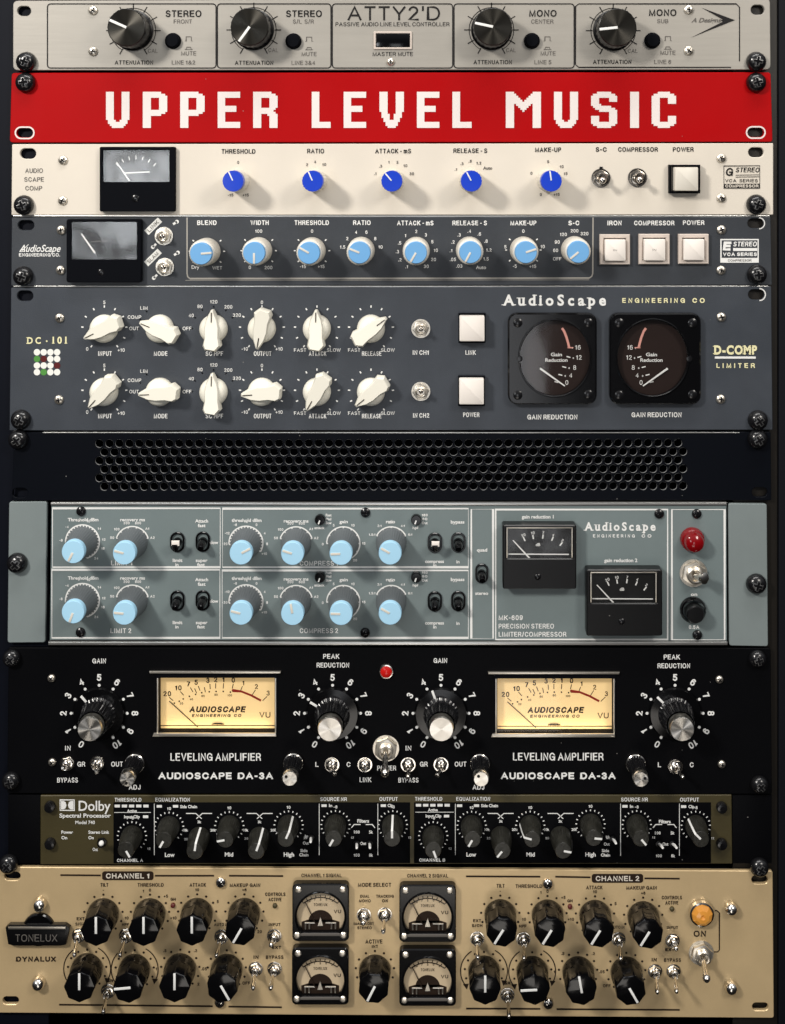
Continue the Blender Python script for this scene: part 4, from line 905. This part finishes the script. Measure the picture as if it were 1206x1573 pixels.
u.put(proto('indicator_lamp', b, 'redlamp', [('lens', lens, 'redlamp')]), 1063, 828, 0, .5)
toggle(u, 1065, 880, (1084, 889), r=19, ht=34, rt=9, nut_h=8, rot=10)
cap7([('on', 1066, 912.5, 10, 5), ('0.5A', 1066, 963, 16, 5.6)])
b = MB().lathe([(20, 0), (20.5, 4), (19, 7), (17, 9)], 36, flute=(20, .03, (1, 2))); fc = MB().lathe([(14, 8), (13.5, 22), (12, 24), (0, 24.2)], 32)
u.put(proto('fuse_holder', b, 'blk_gloss', [('cap', fc, 'blk_plastic')]), 1064, 936, 0, .5)

# ================================================================== 8: black two-channel leveling amplifier
u = Unit('leveling_amplifier', 'tall black leveling amplifier with two glowing amber meters and silver-capped skirted knobs', 'audio unit', 603, 1108)
plate(u, quad_rr((13, 995), (1184, 996), (1186, 1220), (11, 1219), 3), [slot(18, 1010, 22, 15), slot(1163, 1012, 22, 15), slot(19, 1199, 22, 15), slot(1166, 1204, 22, 15),
      rr(*U(243, 1040, 0), *U(424, 1125, 0), 1, 2), rr(763, 1041, 944, 1126, 1, 2)], 'black')
u.part('chassis', u.mb().box(84, 1000, 1120, 1216, -640, -30, 0), 'cabinet')
for x, y in ((19, 1010), (18, 1198), (1163, 1011), (1166, 1204)): u.put(P['rack_screw'], x, y, random.uniform(0, 90), scale=.9)
for x, y in ((79.5, 1041.5), (80.5, 1170.5), (1105, 1043.5), (1108.5, 1173.5)): u.put(P['screw6'], x, y, random.uniform(0, 90))
for x, a, lab in ((152.5, -42, 'G'), (511, -60, 'P'), (677.5, -20, 'G'), (1037, -46, 'P')):
    y = 1095.5
    lb = [(str(i), 55, -150 + 30 * i) for i in range(11)]
    u.dial(x, y, 'white', labels=lb, lh=10.5, lbold=.03, rotlab=True, dots=(43, -150, 150, 11, 2.3)); u.put(P['skirt_knob'], x, y, a)
for x, y, r_ in ((208, 1171, 190), (451, 1170, -60), (737, 1171, -40), (976, 1171.5, 70)): u.put(P['trim_knob'], x, y, r_)
u.cap([('GAIN', 152.5, 1015, 21, 7.6), ('GAIN', 676.5, 1014.5, 21, 7.6), ('PEAK', 509, 1008, 25, 7.6), ('REDUCTION', 511.5, 1021.5, 50, 7.6), ('PEAK', 1032, 1009, 25, 7.6), ('REDUCTION', 1035, 1022.5, 50, 7.6)], 'white', bold=.028)
u.cap([('LEVELING AMPLIFIER', 331.5, 1162.5, 139, 12), ('LEVELING AMPLIFIER', 857.5, 1162, 139, 12)], 'white', bold=.022)
u.cap([('AUDIOSCAPE  DA-3A', 331.5, 1191.5, 176, 10.5), ('AUDIOSCAPE  DA-3A', 857.5, 1191.5, 176, 10.5)], 'white', bold=.035)
u.cap([('IN', 104.5, 1149, 9), ('BYPASS', 104, 1198, 32), ('GR', 125, 1173.5, 12), ('OUT', 180, 1173.5, 18), ('ADJ', 207, 1209, 18), ('L', 487, 1174, 5), ('C', 535.5, 1174, 6), ('LINK', 561.5, 1197.5, 18),
       ('IN', 627.5, 1149, 9), ('POWER', 594, 1179.5, 29), ('BYPASS', 627.5, 1198, 31), ('GR', 651, 1173.5, 12), ('OUT', 707.5, 1173.5, 18), ('ADJ', 735, 1209, 18), ('L', 1013, 1174.5, 5), ('C', 1062.5, 1174.5, 6)], 'white', ch=7.6, bold=.025)
for x, y, tx, ty in ((103.5, 1172, 96, 1180), (149.5, 1172, 149, 1187), (510, 1174, 515, 1190), (560.5, 1174, 562, 1180), (627, 1174, 627, 1195), (677.5, 1174, 671, 1192), (1037.5, 1177, 1050, 1195)):
    toggle(u, x, y, (tx, ty), r=10, ht=34, rt=3.6, nut_h=5, rot=random.uniform(0, 60), m='chrome')
toggle(u, 593, 1149, (591, 1192), r=18, ht=52, rt=6.5, nut_h=9, rot=10)
b = MB().lathe([(11, 0), (11.5, 2), (10.5, 4), (9, 4.2)], 32); ln = MB().lathe([(9.2, 3.5), (8.5, 6), (5, 8), (0, 8.6)], 28)
u.put(proto('indicator_lamp', b, 'chrome', [('lens', ln, 'redled')]), 593.5, 1030.5)
for ox, oy in ((0, 0), (519.5, 1)):
    m_ = u.part('meter', u.mb().sheet(rr(240 + ox, 1036 + oy, 427 + ox, 1129 + oy, 1, 2), [rr(244.5 + ox, 1041 + oy, 422 + ox, 1124 + oy, 1, 2)], -26, 1.2, .6), 'blk_matte')
    u.sub(m_, 'face', u.mb().flat([(240 + ox, 1037 + oy), (427 + ox, 1037 + oy), (427 + ox, 1128 + oy), (240 + ox, 1128 + oy)], -12), 'vuface')
    ll = bpy.data.lights.new('meter_bulb', 'AREA'); ll.shape = 'RECTANGLE'; ll.size = 160 * S; ll.size_y = 6 * S; ll.energy = 0.005; ll.color = (1.0, 0.80, 0.46)
    lo = bpy.data.objects.new('meter_bulb', ll); col.objects.link(lo); lo.parent = m_; lo.location = W(333 + ox, 1123.5 + oy, -5) - W(u.x, u.y); lo.rotation_euler = (R(150), 0, 0)
    HB = -12; T = lambda px, py: U(px + ox, py + oy, HB)
    b = u.mb()
    sc_ = [('20', 257, 1065.5, -50, 8), ('10', 274, 1056.5, -42, 8), ('7', 289.5, 1050.5, -30, 7), ('', 296, 1052, -24, 7), ('5', 301.5, 1048, -22, 7), ('', 311, 1050, -12, 7), ('3', 319.5, 1045, -4, 7), ('2', 331.5, 1044, 1, 7), ('1', 343.5, 1044, 4, 7), ('0', 358.5, 1044.5, 12, 7.5)]
    for s, px, py, a, hh_ in sc_:
        if s: b.text(s, *T(px, py), 7.9, None, .03, h=HB + .3)
        q = T(px + (3 if a < 0 else 0), py + 5.5); b.line(*q, *pol(q[0], q[1], 8, a + 180), 1.2, HB + .3)
    for s, px, py, a in (('1', 374, 1049, 22), ('2', 394, 1054.5, 32), ('3', 412, 1064.5, 46)):
        b.text(s, *T(px, py), 7.6, None, .015, h=HB + .3); q = T(px - 1.5, py + 5); b.line(*q, *pol(q[0], q[1], 10, a + 180), 1.1, HB + .3)
    for px, py in ((268, 1080), (275.5, 1077), (281.5, 1073.5), (291, 1069.5), (300.5, 1066.5), (310, 1064), (321.5, 1062.5), (332, 1062), (343, 1062), (354, 1063)): b.dot(*T(px, py), 1.3, HB + .3)
    for s, px, py in (('20', 279, 1080.5), ('40', 294, 1074), ('60', 312, 1069), ('80', 332, 1067), ('100', 353, 1068)): b.text(s, *T(px, py), 3.4, None, .02, h=HB + .3)
    b.text('AUDIOSCAPE', *T(334.5, 1089.5), 9.5, 86, .05, .28, h=HB + .3).text('ENGINEERING  CO', *T(333, 1099), 4.6, 76, .03, .25, h=HB + .3, space=1.3).text('VU', *T(407, 1098), 9, 17, .005, h=HB + .3)
    b.line(*T(245, 1114.5), *T(422, 1114.5), 1.4, HB + .3)
    u.sub(m_, 'markings', b, 'brownink')
    u.sub(m_, 'markings', u.mb().stroke([T(357, 1061), T(370, 1062.5), T(386, 1067.5), T(400, 1077)][:1] + [T(357.5, 1060.5), T(371, 1062), T(386, 1068), T(401, 1076)], 3.2, HB + .45), 'redink')
    q0 = U(304 + ox, 1117 + oy, HB + 3); q1 = U(260 + ox, 1077 + oy, HB + 3)
    u.sub(m_, 'needle', u.mb().stroke([q0, q1], 1.5, HB + 3), 'blackink')
    u.sub(m_, 'glass', u.mb().flat([(244 + ox, 1040.5 + oy), (422.5 + ox, 1040.5 + oy), (422.5 + ox, 1124.5 + oy), (244 + ox, 1124.5 + oy)], -.8), 'glass_dim')
    fr = u.mb().prism([(230 + ox, 1030 + oy), (432 + ox, 1030 + oy), (431 + ox, 1033.4 + oy), (231 + ox, 1033.4 + oy)], 0, 4, .7)
    fr.prism([(237 + ox, 1124.7 + oy), (424 + ox, 1124.7 + oy), (425 + ox, 1130 + oy), (235 + ox, 1130 + oy)], 1.3, 4, .7)
    fr.box(422.5 + ox, 1041 + oy, 424.5 + ox, 1124.4 + oy, 1.3, 2.6, .3); fr.box(241.5 + ox, 1041 + oy, 243.5 + ox, 1124.4 + oy, 1.3, 2.6, .3)
    u.sub(m_, 'trim', fr, 'nickel')
    u.sub(m_, 'needle_stop', u.mb().prism([(323 + ox, 1117.5 + oy), (343 + ox, 1117.5 + oy), (338 + ox, 1115.5 + oy), (328 + ox, 1115.5 + oy)], HB + .2, HB + 2), 'brownink')

# ================================================================== 9: bronze and black signal processor
u = Unit('signal_processor', 'narrow olive-bronze and black signal processor crowded with small black knobs with white pointers', 'audio unit', 603, 1276)
plate(u, quad_rr((62, 1222), (1124, 1221), (1125, 1327), (62, 1328), 1.5), [], 'bronze')
chassis(u, 66, 1224, 1120, 1326)
ear = lambda x0, x1: u.part('rack_ear', u.mb().box(x0, 1222, x1, 1327, -7, -1.2, .6), 'black')
ear(12, 61.5); ear(1125.5, 1186)
u.part('mask_panel', u.mb().box(174.5, 1232.5, 630, 1325.5, -1, .8, .2), 'black'); u.part('mask_panel', u.mb().box(636, 1232.5, 1092, 1325.5, -1, .8, .2), 'black')
for x, y in ((14, 1326), (1166, 1331)): u.put(P['rack_screw'], x, y, random.uniform(0, 90), h=-1, scale=.95)
for x, y in ((77.5, 1238), (78, 1294.5), (1108, 1239), (1108, 1295)):
    b = MB().lathe([(8.4, 0), (8.4, 5), (7, 8), (3.6, 8.6)], 24); s_ = MB().prism(hexpts(4), 6, 8.8, 0)
    u.put(proto('panel_screw', b, 'screw_blk', [('recess', s_, 'hole')]), x, y, random.uniform(0, 60))
lg = u.mb()
for sgn, xc in ((1, 98), (-1, 109)):
    pts = [(xc - sgn * 4.2, 1230), (xc, 1230.2), (xc + sgn * 3, 1232), (xc + sgn * 4.4, 1236.5), (xc + sgn * 3, 1241), (xc, 1243), (xc - sgn * 4.2, 1243)]
    lg.flat(pts, .55)
lg.stroke([(92.5, 1228.5), (114.5, 1228.5), (114.5, 1244.5), (92.5, 1244.5)], 1.4, .55, True)
lg.text('Dolby', 145.5, 1237.5, 15, 49, .012, h=.55)
u.part('logo', lg, 'white')
u.part('caption', u.mb().text('Spectral Processor', 131, 1252.5, 6, 79, .022), 'white'); u.part('caption', u.mb().text('Model 740', 131, 1263, 5, 30, .015), 'white')
u.cap([('Power', 103.5, 1278, 18), ('Stereo Link', 152, 1278, 32), ('On', 99, 1286.5, 9), ('On', 140, 1286.5, 8), ('Out', 146.5, 1304.5, 8)], 'white', ch=4.6, bold=.025)
toggle(u, 157, 1293, (156, 1295), r=8, ht=22, rt=4, nut_h=3, m='blk_plastic', lever='white', washer=False)
X9 = 0
def c9(items, ch=4.4, bold=.03):
    for it in items: u.part('caption', u.mb().text(it[0], it[1], it[2], it[4] if len(it) > 4 else ch, it[3], bold, h=1.1), 'white')
c9([('THRESHOLD', 197, 1228, 41, 6), ('EQUALIZATION', 265.5, 1227.8, 53, 6), ('SOURCE NR', 512.5, 1227, 41, 6), ('OUTPUT', 597, 1226.8, 28, 6), ('THRESHOLD', 658.5, 1226.6, 42, 6), ('EQUALIZATION', 727, 1226.6, 52, 6), ('SOURCE NR', 974.5, 1227.6, 41, 6), ('OUTPUT', 1059, 1227.8, 29, 6)])
c9([('Active', 203, 1245, 15), ('Input Clip', 203, 1254, 24), ('CHANNEL A', 200, 1321, 40, 5), ('Low', 261, 1312.5, 15, 6), ('Mid', 352, 1312, 13, 6), ('High', 444, 1312, 16, 6), ('Side Chain', 290, 1238.5, 26), ('In', 471, 1284, 5), ('Out', 470, 1294.5, 9), ('Side', 467, 1306, 11), ('Chain', 467, 1312.5, 14),
    ('In', 508, 1236.8, 5), ('Clip', 600, 1236.8, 9), ('Filters', 558, 1260.5, 18, 5), ('200', 548, 1277.5, 9), ('5k', 570, 1277.5, 6), ('Out', 558, 1295, 9), ('100', 548, 1313, 9), ('8k', 570, 1313, 6),
    ('Active', 665, 1243.5, 15), ('Input Clip', 666, 1252.8, 24), ('CHANNEL B', 664, 1320.5, 40, 5), ('Low', 724, 1312, 15, 6), ('Mid', 815, 1312, 13, 6), ('High', 907, 1312, 16, 6), ('Side Chain', 752, 1237, 26), ('In', 934, 1286, 5), ('Out', 932, 1296, 9), ('Side', 930, 1306, 11), ('Chain', 930, 1312.8, 14),
    ('In', 970, 1238, 5), ('Clip', 1062, 1238.5, 9), ('Filters', 1021, 1261.5, 18, 5), ('200', 1010, 1279, 9), ('5k', 1033, 1279, 6), ('Out', 1022, 1296, 9), ('100', 1012, 1314, 9), ('8k', 1034, 1314, 6)])
ld = u.mb()
for k in range(5): ld.flat([(176.5 + k * 11, 1235.5), (184.5 + k * 11, 1235.5), (184.5 + k * 11, 1239.7), (176.5 + k * 11, 1239.7)], 1.1); ld.flat([(639 + k * 11, 1234.3), (647 + k * 11, 1234.3), (647 + k * 11, 1238.5), (639 + k * 11, 1238.5)], 1.1)
for x, y in ((241, 1236), (266, 1236), (220, 1252), (494, 1235), (585, 1235), (702, 1235), (728, 1235), (682, 1251), (956, 1236), (1046, 1236.5)): ld.flat([(x, y), (x + 8, y), (x + 8, y + 4), (x, y + 4)], 1.1)
for x, y0, y1 in ((237.3, 1234, 1313), (490.5, 1234, 1313), (580.5, 1234, 1313), (699.5, 1234, 1313), (953.2, 1234, 1314), (1043.5, 1234, 1314)): ld.line(x, y0, x, y1, .9, 1.1)
ld.line(176, 1247.5, 232, 1247.5, .8, 1.1); ld.line(638, 1247, 697, 1247, .8, 1.1)
for x in (306, 399, 769, 861):
    y = 1249
    ld.stroke([(x - 20, y), (x - 5, y), (x + 4, y + 8)], 1.3, 1.1); ld.stroke([(x + 20, y), (x + 5, y), (x - 4, y + 8)], 1.3, 1.1)
for x in (558, 1021): ld.stroke([(x - 18, 1271), (x - 14, 1266), (x - 4, 1266)], 1.3, 1.1); ld.stroke([(x + 18, 1271), (x + 14, 1266), (x + 4, 1266)], 1.3, 1.1)
u.part('border_lines', ld, 'white')
for x, y, a, k in ((203, 1284, 150, 't'), (260, 1269.5, -150, 'e'), (306.5, 1286, 8, 'f'), (352.5, 1268.5, -100, 'e'), (399, 1286, 20, 'f'), (443.5, 1267.5, 24, 'e'), (515.5, 1267, -150, 's'), (603.5, 1267, 0, 's'),
                   (665.5, 1284, 160, 't'), (724.5, 1268, -150, 'e'), (769.5, 1285, -140, 'f'), (814.5, 1268, -75, 'e'), (861, 1285, 100, 'f'), (907, 1266, 95, 'e'), (978, 1267, 140, 's'), (1068.5, 1268, -45, 's')):
    b = u.mb()
    if k == 'f':
        for aa, s in ((-62, '10k'), (0, '3k'), (62, '20k')): b.text(s, *pol(x, y, 24, aa), 3.8, None, .03, h=1.1)
    else:
        for i in range(17): b.line(*pol(x, y, 20.5, -140 + 17.5 * i), *pol(x, y, 23.2, -140 + 17.5 * i), 1.5, 1.1)
        b.text('10' if k == 'e' else '-8', x, y - 28, 4.6, None, .03, h=1.1); b.text('20' if k == 'e' else '12', x + 26, y + 19, 3.6, None, .02, h=1.1)
    u.part('dial_scale', b, 'white')
    u.put(P['strip_knob'], x, y, a, .8)
for x, y in ((548, 1299), (568, 1299), (478, 1290), (1012, 1299), (1033, 1299), (941, 1292)):
    b = MB().lathe([(5, 0), (5, 3), (3, 3.4)], 16); L = MB().limb([(0, 0, 2), (1, -4, 14), (1.5, -6, 24)], [2, 2.2, 1.8], 10)
    u.put(proto('toggle_switch', b, 'blk_plastic', [('lever', L, 'white')]), x, y - 4, 0, .8)

# ================================================================== 10: gold dual-channel compressor
u = Unit('dual_channel_compressor', 'tall champagne gold two-channel compressor with black knobs and four square dial meters, bottom unit', 'audio unit', 600, 1447)
plate(u, quad_rr((-4, 1332), (1187, 1338), (1189, 1564), (-4, 1556), 4), [slot(19, 1346, 25, 13), slot(1167, 1351.5, 25, 13), slot(16.5, 1537, 25, 12), slot(1168, 1546.5, 25, 12)], 'gold')
chassis(u, 84, 1340, 1120, 1552)
for x, y in ((62.5, 1386.5), (60.5, 1507.5), (1122, 1393), (1122, 1514)):
    b = MB().lathe([(10, 0), (10.2, 3), (9.6, 8), (7.5, 12), (4, 14.3), (0, 15)], 28); u.put(proto('panel_screw', b, 'chrome'), x, y)
for x, y in ((339.5, 1355), (841.5, 1357), (338, 1539), (842, 1541)): u.put(P['screw_chrome'], x, y, random.uniform(0, 90), scale=1.3)
q = U(58, 1431, 8)
nb = u.part('nameplate', u.mb().lathe([(25, 0), (25, 4), (23.6, 6), (21.5, 6.2), (20.5, 5), (0, 5)], 44, *q), 'blk_gloss')
u.sub(nb, 'bar', u.mb().prism([U(*p_, 9) for p_ in ((14, 1421), (100, 1421), (107, 1426), (101, 1452), (93, 1453.5), (21, 1453.5), (12, 1451), (8, 1426))], 1, 9, 1.8), 'blk_plastic')
u.sub(nb, 'trim', u.mb().box(*U(13, 1423.5, 9), *U(101, 1427.2, 9), 8.5, 9.8, .4), 'nickel')
u.sub(nb, 'lettering', u.mb().text('TONELUX', *U(56, 1440.5, 9), 11, 64, .0, h=9.6), 'greyink')
u.part('caption', u.mb().text('DYNALUX', 55.5, 1473, 8, 61, .04), 'brownink')
for s, x0, x1, y in (('CHANNEL 1', 157, 236, 1345), ('CHANNEL 2', 909, 988, 1349)):
    o = u.part('caption', u.mb().flat(rr(x0, y - 6.8, x1, y + 6.8, 4), .5), 'brownink'); u.sub(o, 'lettering', u.mb().text(s, (x0 + x1) / 2, y, 8, 67, .025, h=.9), 'cream')
ln = u.mb()
for a in ((93, 1344, 155, 1344.5), (238, 1345, 329, 1345), (352, 1345, 435, 1345.5), (716, 1346, 830, 1346.5), (853, 1346.5, 907, 1347.5), (990, 1349, 1044, 1349.5),
          (91, 1543, 327, 1545.5), (351, 1546, 433, 1547), (716, 1549, 830, 1549.5), (855, 1550, 1044, 1551)): ln.line(*a, 2.6)
u.part('border_lines', ln, 'brownink')
K10 = [(159, 1403.5, 0), (230.5, 1403.5, 0), (303, 1403, 0), (375.5, 1403, -150), (134, 1488, 0), (207, 1489, -95), (277, 1488, 0), (348.5, 1489, 150), (576, 1490, -153),
       (768.5, 1405, -148), (841, 1405.5, -148), (914, 1406, -148), (988, 1408, -148), (743.5, 1491.5, 0), (817.5, 1492, -93), (888, 1492.5, -10), (962, 1493, 150)]
for i, (x, y, a) in enumerate(K10):
    b = u.mb()
    for k in range(11):
        aa = -140 + 28 * k; b.dot(*pol(x, y, 29.5, aa), 1.8)
    if i in (4, 5, 13, 14):
        for a0, a1 in ((-128, -32), (28, 118)): b.stroke(arcpts(x, y, 36, a0, a1), 1.6)
        q = pol(x, y, 36, 118); b.flat([(q[0] - 5, q[1] - 3), (q[0] + 4, q[1] - 2), (q[0] - 2, q[1] + 6)]); q = pol(x, y, 36, -128); b.flat([(q[0] + 5, q[1] - 3), (q[0] - 4, q[1] - 2), (q[0] + 2, q[1] + 6)])
    lab = {1: [('1', -16), ('0', 0), ('+5', 42), ('+10', 100), ('10', -100)], 2: [('10', 0), ('5', 60)], 3: [('+6', 0), ('20', 140)], 6: [('.5', -40), ('.2', 40), ('.05', 90), ('1', -90), ('2', 130)], 10: [('1', -16), ('0', 0), ('+5', 42), ('+10', 100), ('10', -100)],
           11: [('10', 0), ('5', 60)], 12: [('+6', 0)], 15: [('.5', -40), ('.2', 40), ('.05', 90), ('1', -90)], 0: [('-', 0)], 9: [('-', 0)], 8: [('INT', 0)], 7: [('OFF', 125)], 16: [('OFF', -125)]}.get(i, [])
    for s, aa in lab: b.text(s, *pol(x, y, 36.5, aa), 4.6, None, .03)
    u.part('dial_scale', b, 'brownink'); u.put(P['facet_knob'], x, y, a)
u.cap([('TILT', 160.5, 1359, 12), ('THRESHOLD', 231.5, 1359, 40), ('ATTACK', 304, 1359, 25), ('MAKEUP GAIN', 376.5, 1359.5, 47), ('CONTROLS', 423, 1373.5, 31), ('ACTIVE', 422.5, 1381.5, 20), ('INPUT', 422, 1420, 18, 4.6), ('IN', 393.5, 1470, 8), ('BYPASS', 422, 1470, 27),
       ('EXT', 124, 1411, 12, 4.6), ('S/CH', 123, 1419, 14, 4.6), ('HPF', 193, 1420, 11, 4.6), ('GR', 169, 1506.5, 10, 4.6), ('AUTO IN', 340, 1420, 22, 4.6), ('EXT', 425, 1455, 14, 4.6),
       ('CHANNEL 1 SIGNAL', 494, 1344.5, 62), ('CHANNEL 2 SIGNAL', 657, 1345, 63), ('MODE SELECT', 575.5, 1359, 51, 6), ('DUAL', 560.5, 1376.5, 14, 4.6), ('MONO', 560.5, 1383.5, 18, 4.6), ('TRACKING', 591.5, 1376.5, 27, 4.6), ('ON', 591.5, 1383.5, 9, 4.6), ('IMAGE/LOST', 559, 1418.5, 31, 4.4), ('STEREO', 560, 1425, 22, 4.4), ('ACTIVE', 574.5, 1446, 26, 6.4),
       ('TILT', 769, 1360.5, 12), ('THRESHOLD', 812.5, 1361, 41), ('ATTACK', 913, 1363, 25), ('MAKEUP GAIN', 985.5, 1363.5, 47), ('CONTROLS', 1032, 1378.5, 31), ('ACTIVE', 1032, 1386.5, 20), ('INPUT', 1033, 1424.5, 17, 4.6), ('IN', 1005, 1474, 8), ('BYPASS', 1033, 1474.5, 26),
       ('EXT', 733, 1414, 12, 4.6), ('S/CH', 733, 1421.5, 16, 4.6), ('HPF', 803, 1422.5, 11, 4.6), ('GR', 779, 1510, 10, 4.6), ('AUTO IN', 949, 1424, 21, 4.6), ('GH', 875.5, 1383.5, 8, 4.6), ('GH', 266, 1381, 8, 4.6), ('EXT', 1029, 1458.5, 14, 4.6)], 'brownink', ch=5.6, bold=.04)
u.cap([('ON', 1075, 1434, 19, 9.5)], 'brownink', bold=.03)
u.part('border_lines', u.mb().stroke([(1098, 1398.5), (1101, 1398.5), (1105, 1402), (1105, 1459), (1102, 1462), (1097, 1462)], 1.6), 'brownink')
for x, y in ((266, 1390), (422.5, 1390.5), (875.5, 1392), (1032, 1395.5)):
    b = MB().lathe([(3.6, 0), (3.4, 3), (2, 4.5), (0, 5)], 16); u.put(proto('indicator_lamp', b, 'led_red' if x in (266, 875.5) else 'bronze'), x, y)
for x, y, tx, ty, ht in ((122, 1436, 114, 1469, 48), (194, 1436.5, 184, 1469, 48), (166.5, 1521.5, 158.5, 1556, 48), (340.5, 1438, 332, 1470, 48), (421.5, 1437, 416, 1453, 30), (393, 1487.5, 389, 1520, 46), (422, 1487.5, 415.5, 1520, 46),
                         (559, 1405, 558, 1419, 30), (591, 1404, 588.5, 1433, 46), (733, 1441, 734, 1473, 46), (804, 1442, 805, 1474, 46), (779.5, 1527.5, 782, 1563, 48), (950, 1442, 953.5, 1475, 46), (1033, 1444.5, 1039, 1458, 30), (1006, 1491, 1010, 1526, 46), (1034.5, 1491, 1039.5, 1525, 46)):
    toggle(u, x, y, (tx, ty), r=9.8, ht=ht, rt=3.7, nut_h=6, rot=random.uniform(0, 60), m='chrome')
toggle(u, 1077, 1463, (1086, 1507), r=17, ht=58, rt=6.2, nut_h=9, rot=12, m='nickel')
b = MB().lathe([(19, 0), (19.5, 4), (18.5, 9), (16, 10)], 40); ln = MB().lathe([(16.5, 9), (15.6, 12), (10, 16), (4, 17), (0, 13)], 9)
u.put(proto('indicator_lamp', b, 'chrome', [('lens', ln, 'amber')], 8), 1076.5, 1400)
for cx, cy in ((492.5, 1398.5), (492, 1496.5), (657, 1400), (657, 1498.5)):
    x0, y0, x1, y1 = cx - 43.5, cy - 40, cx + 43.5, cy + 48
    wr = [(cx + 36.5 * math.sin(R(a)), cy + 10 - 36.5 * math.cos(R(a))) for a in range(-132, 133, 8)]
    def mk(b, T, h, cx=cx, cy=cy):
        b.stroke([T(*q) for q in arcpts(cx, cy + 22, 42, -38, 38, 16)], 1.6, h)
        for i in range(9): a = -38 + 9.5 * i; b.line(*T(*pol(cx, cy + 22, 42, a)), *T(*pol(cx, cy + 22, 46, a)), 1.3, h)
        b.text('TONELUX', *T(cx, cy - 9), 4.4, 21, .02, h=h); b.text('VU', *T(cx + 26, cy + 1.5), 5.4, 11, .02, h=h)
        for i, s in enumerate(('20', '7', '3', '0', '3')): b.text(s, *T(cx - 18 + 9 * i, cy - 15 - (2 if i in (1, 2, 3) else 0)), 3.4, None, .03, h=h)
        b.flat([T(*q) for q in arcpts(cx, cy + 18, 19, -90, 90, 16)], h + .2)
        b.flat([T(cx - 29, cy + 17), T(cx - 20, cy + 14), T(cx + 20, cy + 14), T(cx + 29, cy + 17), T(cx + 29, cy + 34), T(cx - 29, cy + 34)], h + .2)
    def ex(u, m, T, hb, cx=cx, cy=cy):
        b = u.mb()
        for sg in (-1, 1):
            b.limb([(*T(cx + sg * 24, cy + 18), hb + 2), (*T(cx + sg * 8, cy + 18), hb + 2)], [1.1, 1.1], 8)
            for dx in (17, 23): b.limb([(*T(cx + sg * dx, cy + 18), hb + 2), (*T(cx + sg * dx, cy + 27), hb + 2)], [1.3, 1.1], 8)
        b.prism([T(cx - 4, cy + 22), T(cx, cy + 9), T(cx + 4, cy + 22)], hb + 1, hb + 3)
        u.sub(m, 'inner_glints', b, 'nickel')  # nickel rods stand in for white reflections inside the window
    m_ = meter(u, x0, y0, x1, y1, 12, None, 'vuface_small', back=8, radius=7, body='blk_gloss', marks=[(mk, 'brownink')], needle=((cx - 8, cy + 20), (cx - 24, cy - 13)), nw=1.5, needle_m='brownink', win_round=wr, bev=1.6, extra=ex, glass='glass_dim')
    q0 = U(cx - 31, cy + 35, 12); q1 = U(cx + 31, cy + 39, 12)
    u.sub(m_, 'trim', u.mb().box(q0[0], q0[1], q1[0], q1[1], 11.5, 13, .5), 'greyink')
    cc = U(cx, cy + 10, 12); u.sub(m_, 'window_rim', u.mb().limb([(*pol(cc[0], cc[1], 38, a), 12) for a in range(-128, 129, 8)], [1.6] * 33, 8), 'blk_gloss')
    for sx_, sy_ in ((-34, -32), (34, -32), (-36, 38), (35, 38)):
        q = U(cx + sx_, cy + sy_, 12); u.sub(m_, 'screw', u.mb().lathe([(5, 11.9), (5, 13), (3.4, 14.4), (0, 14.8)], 20, q[0], q[1]), 'nickel')
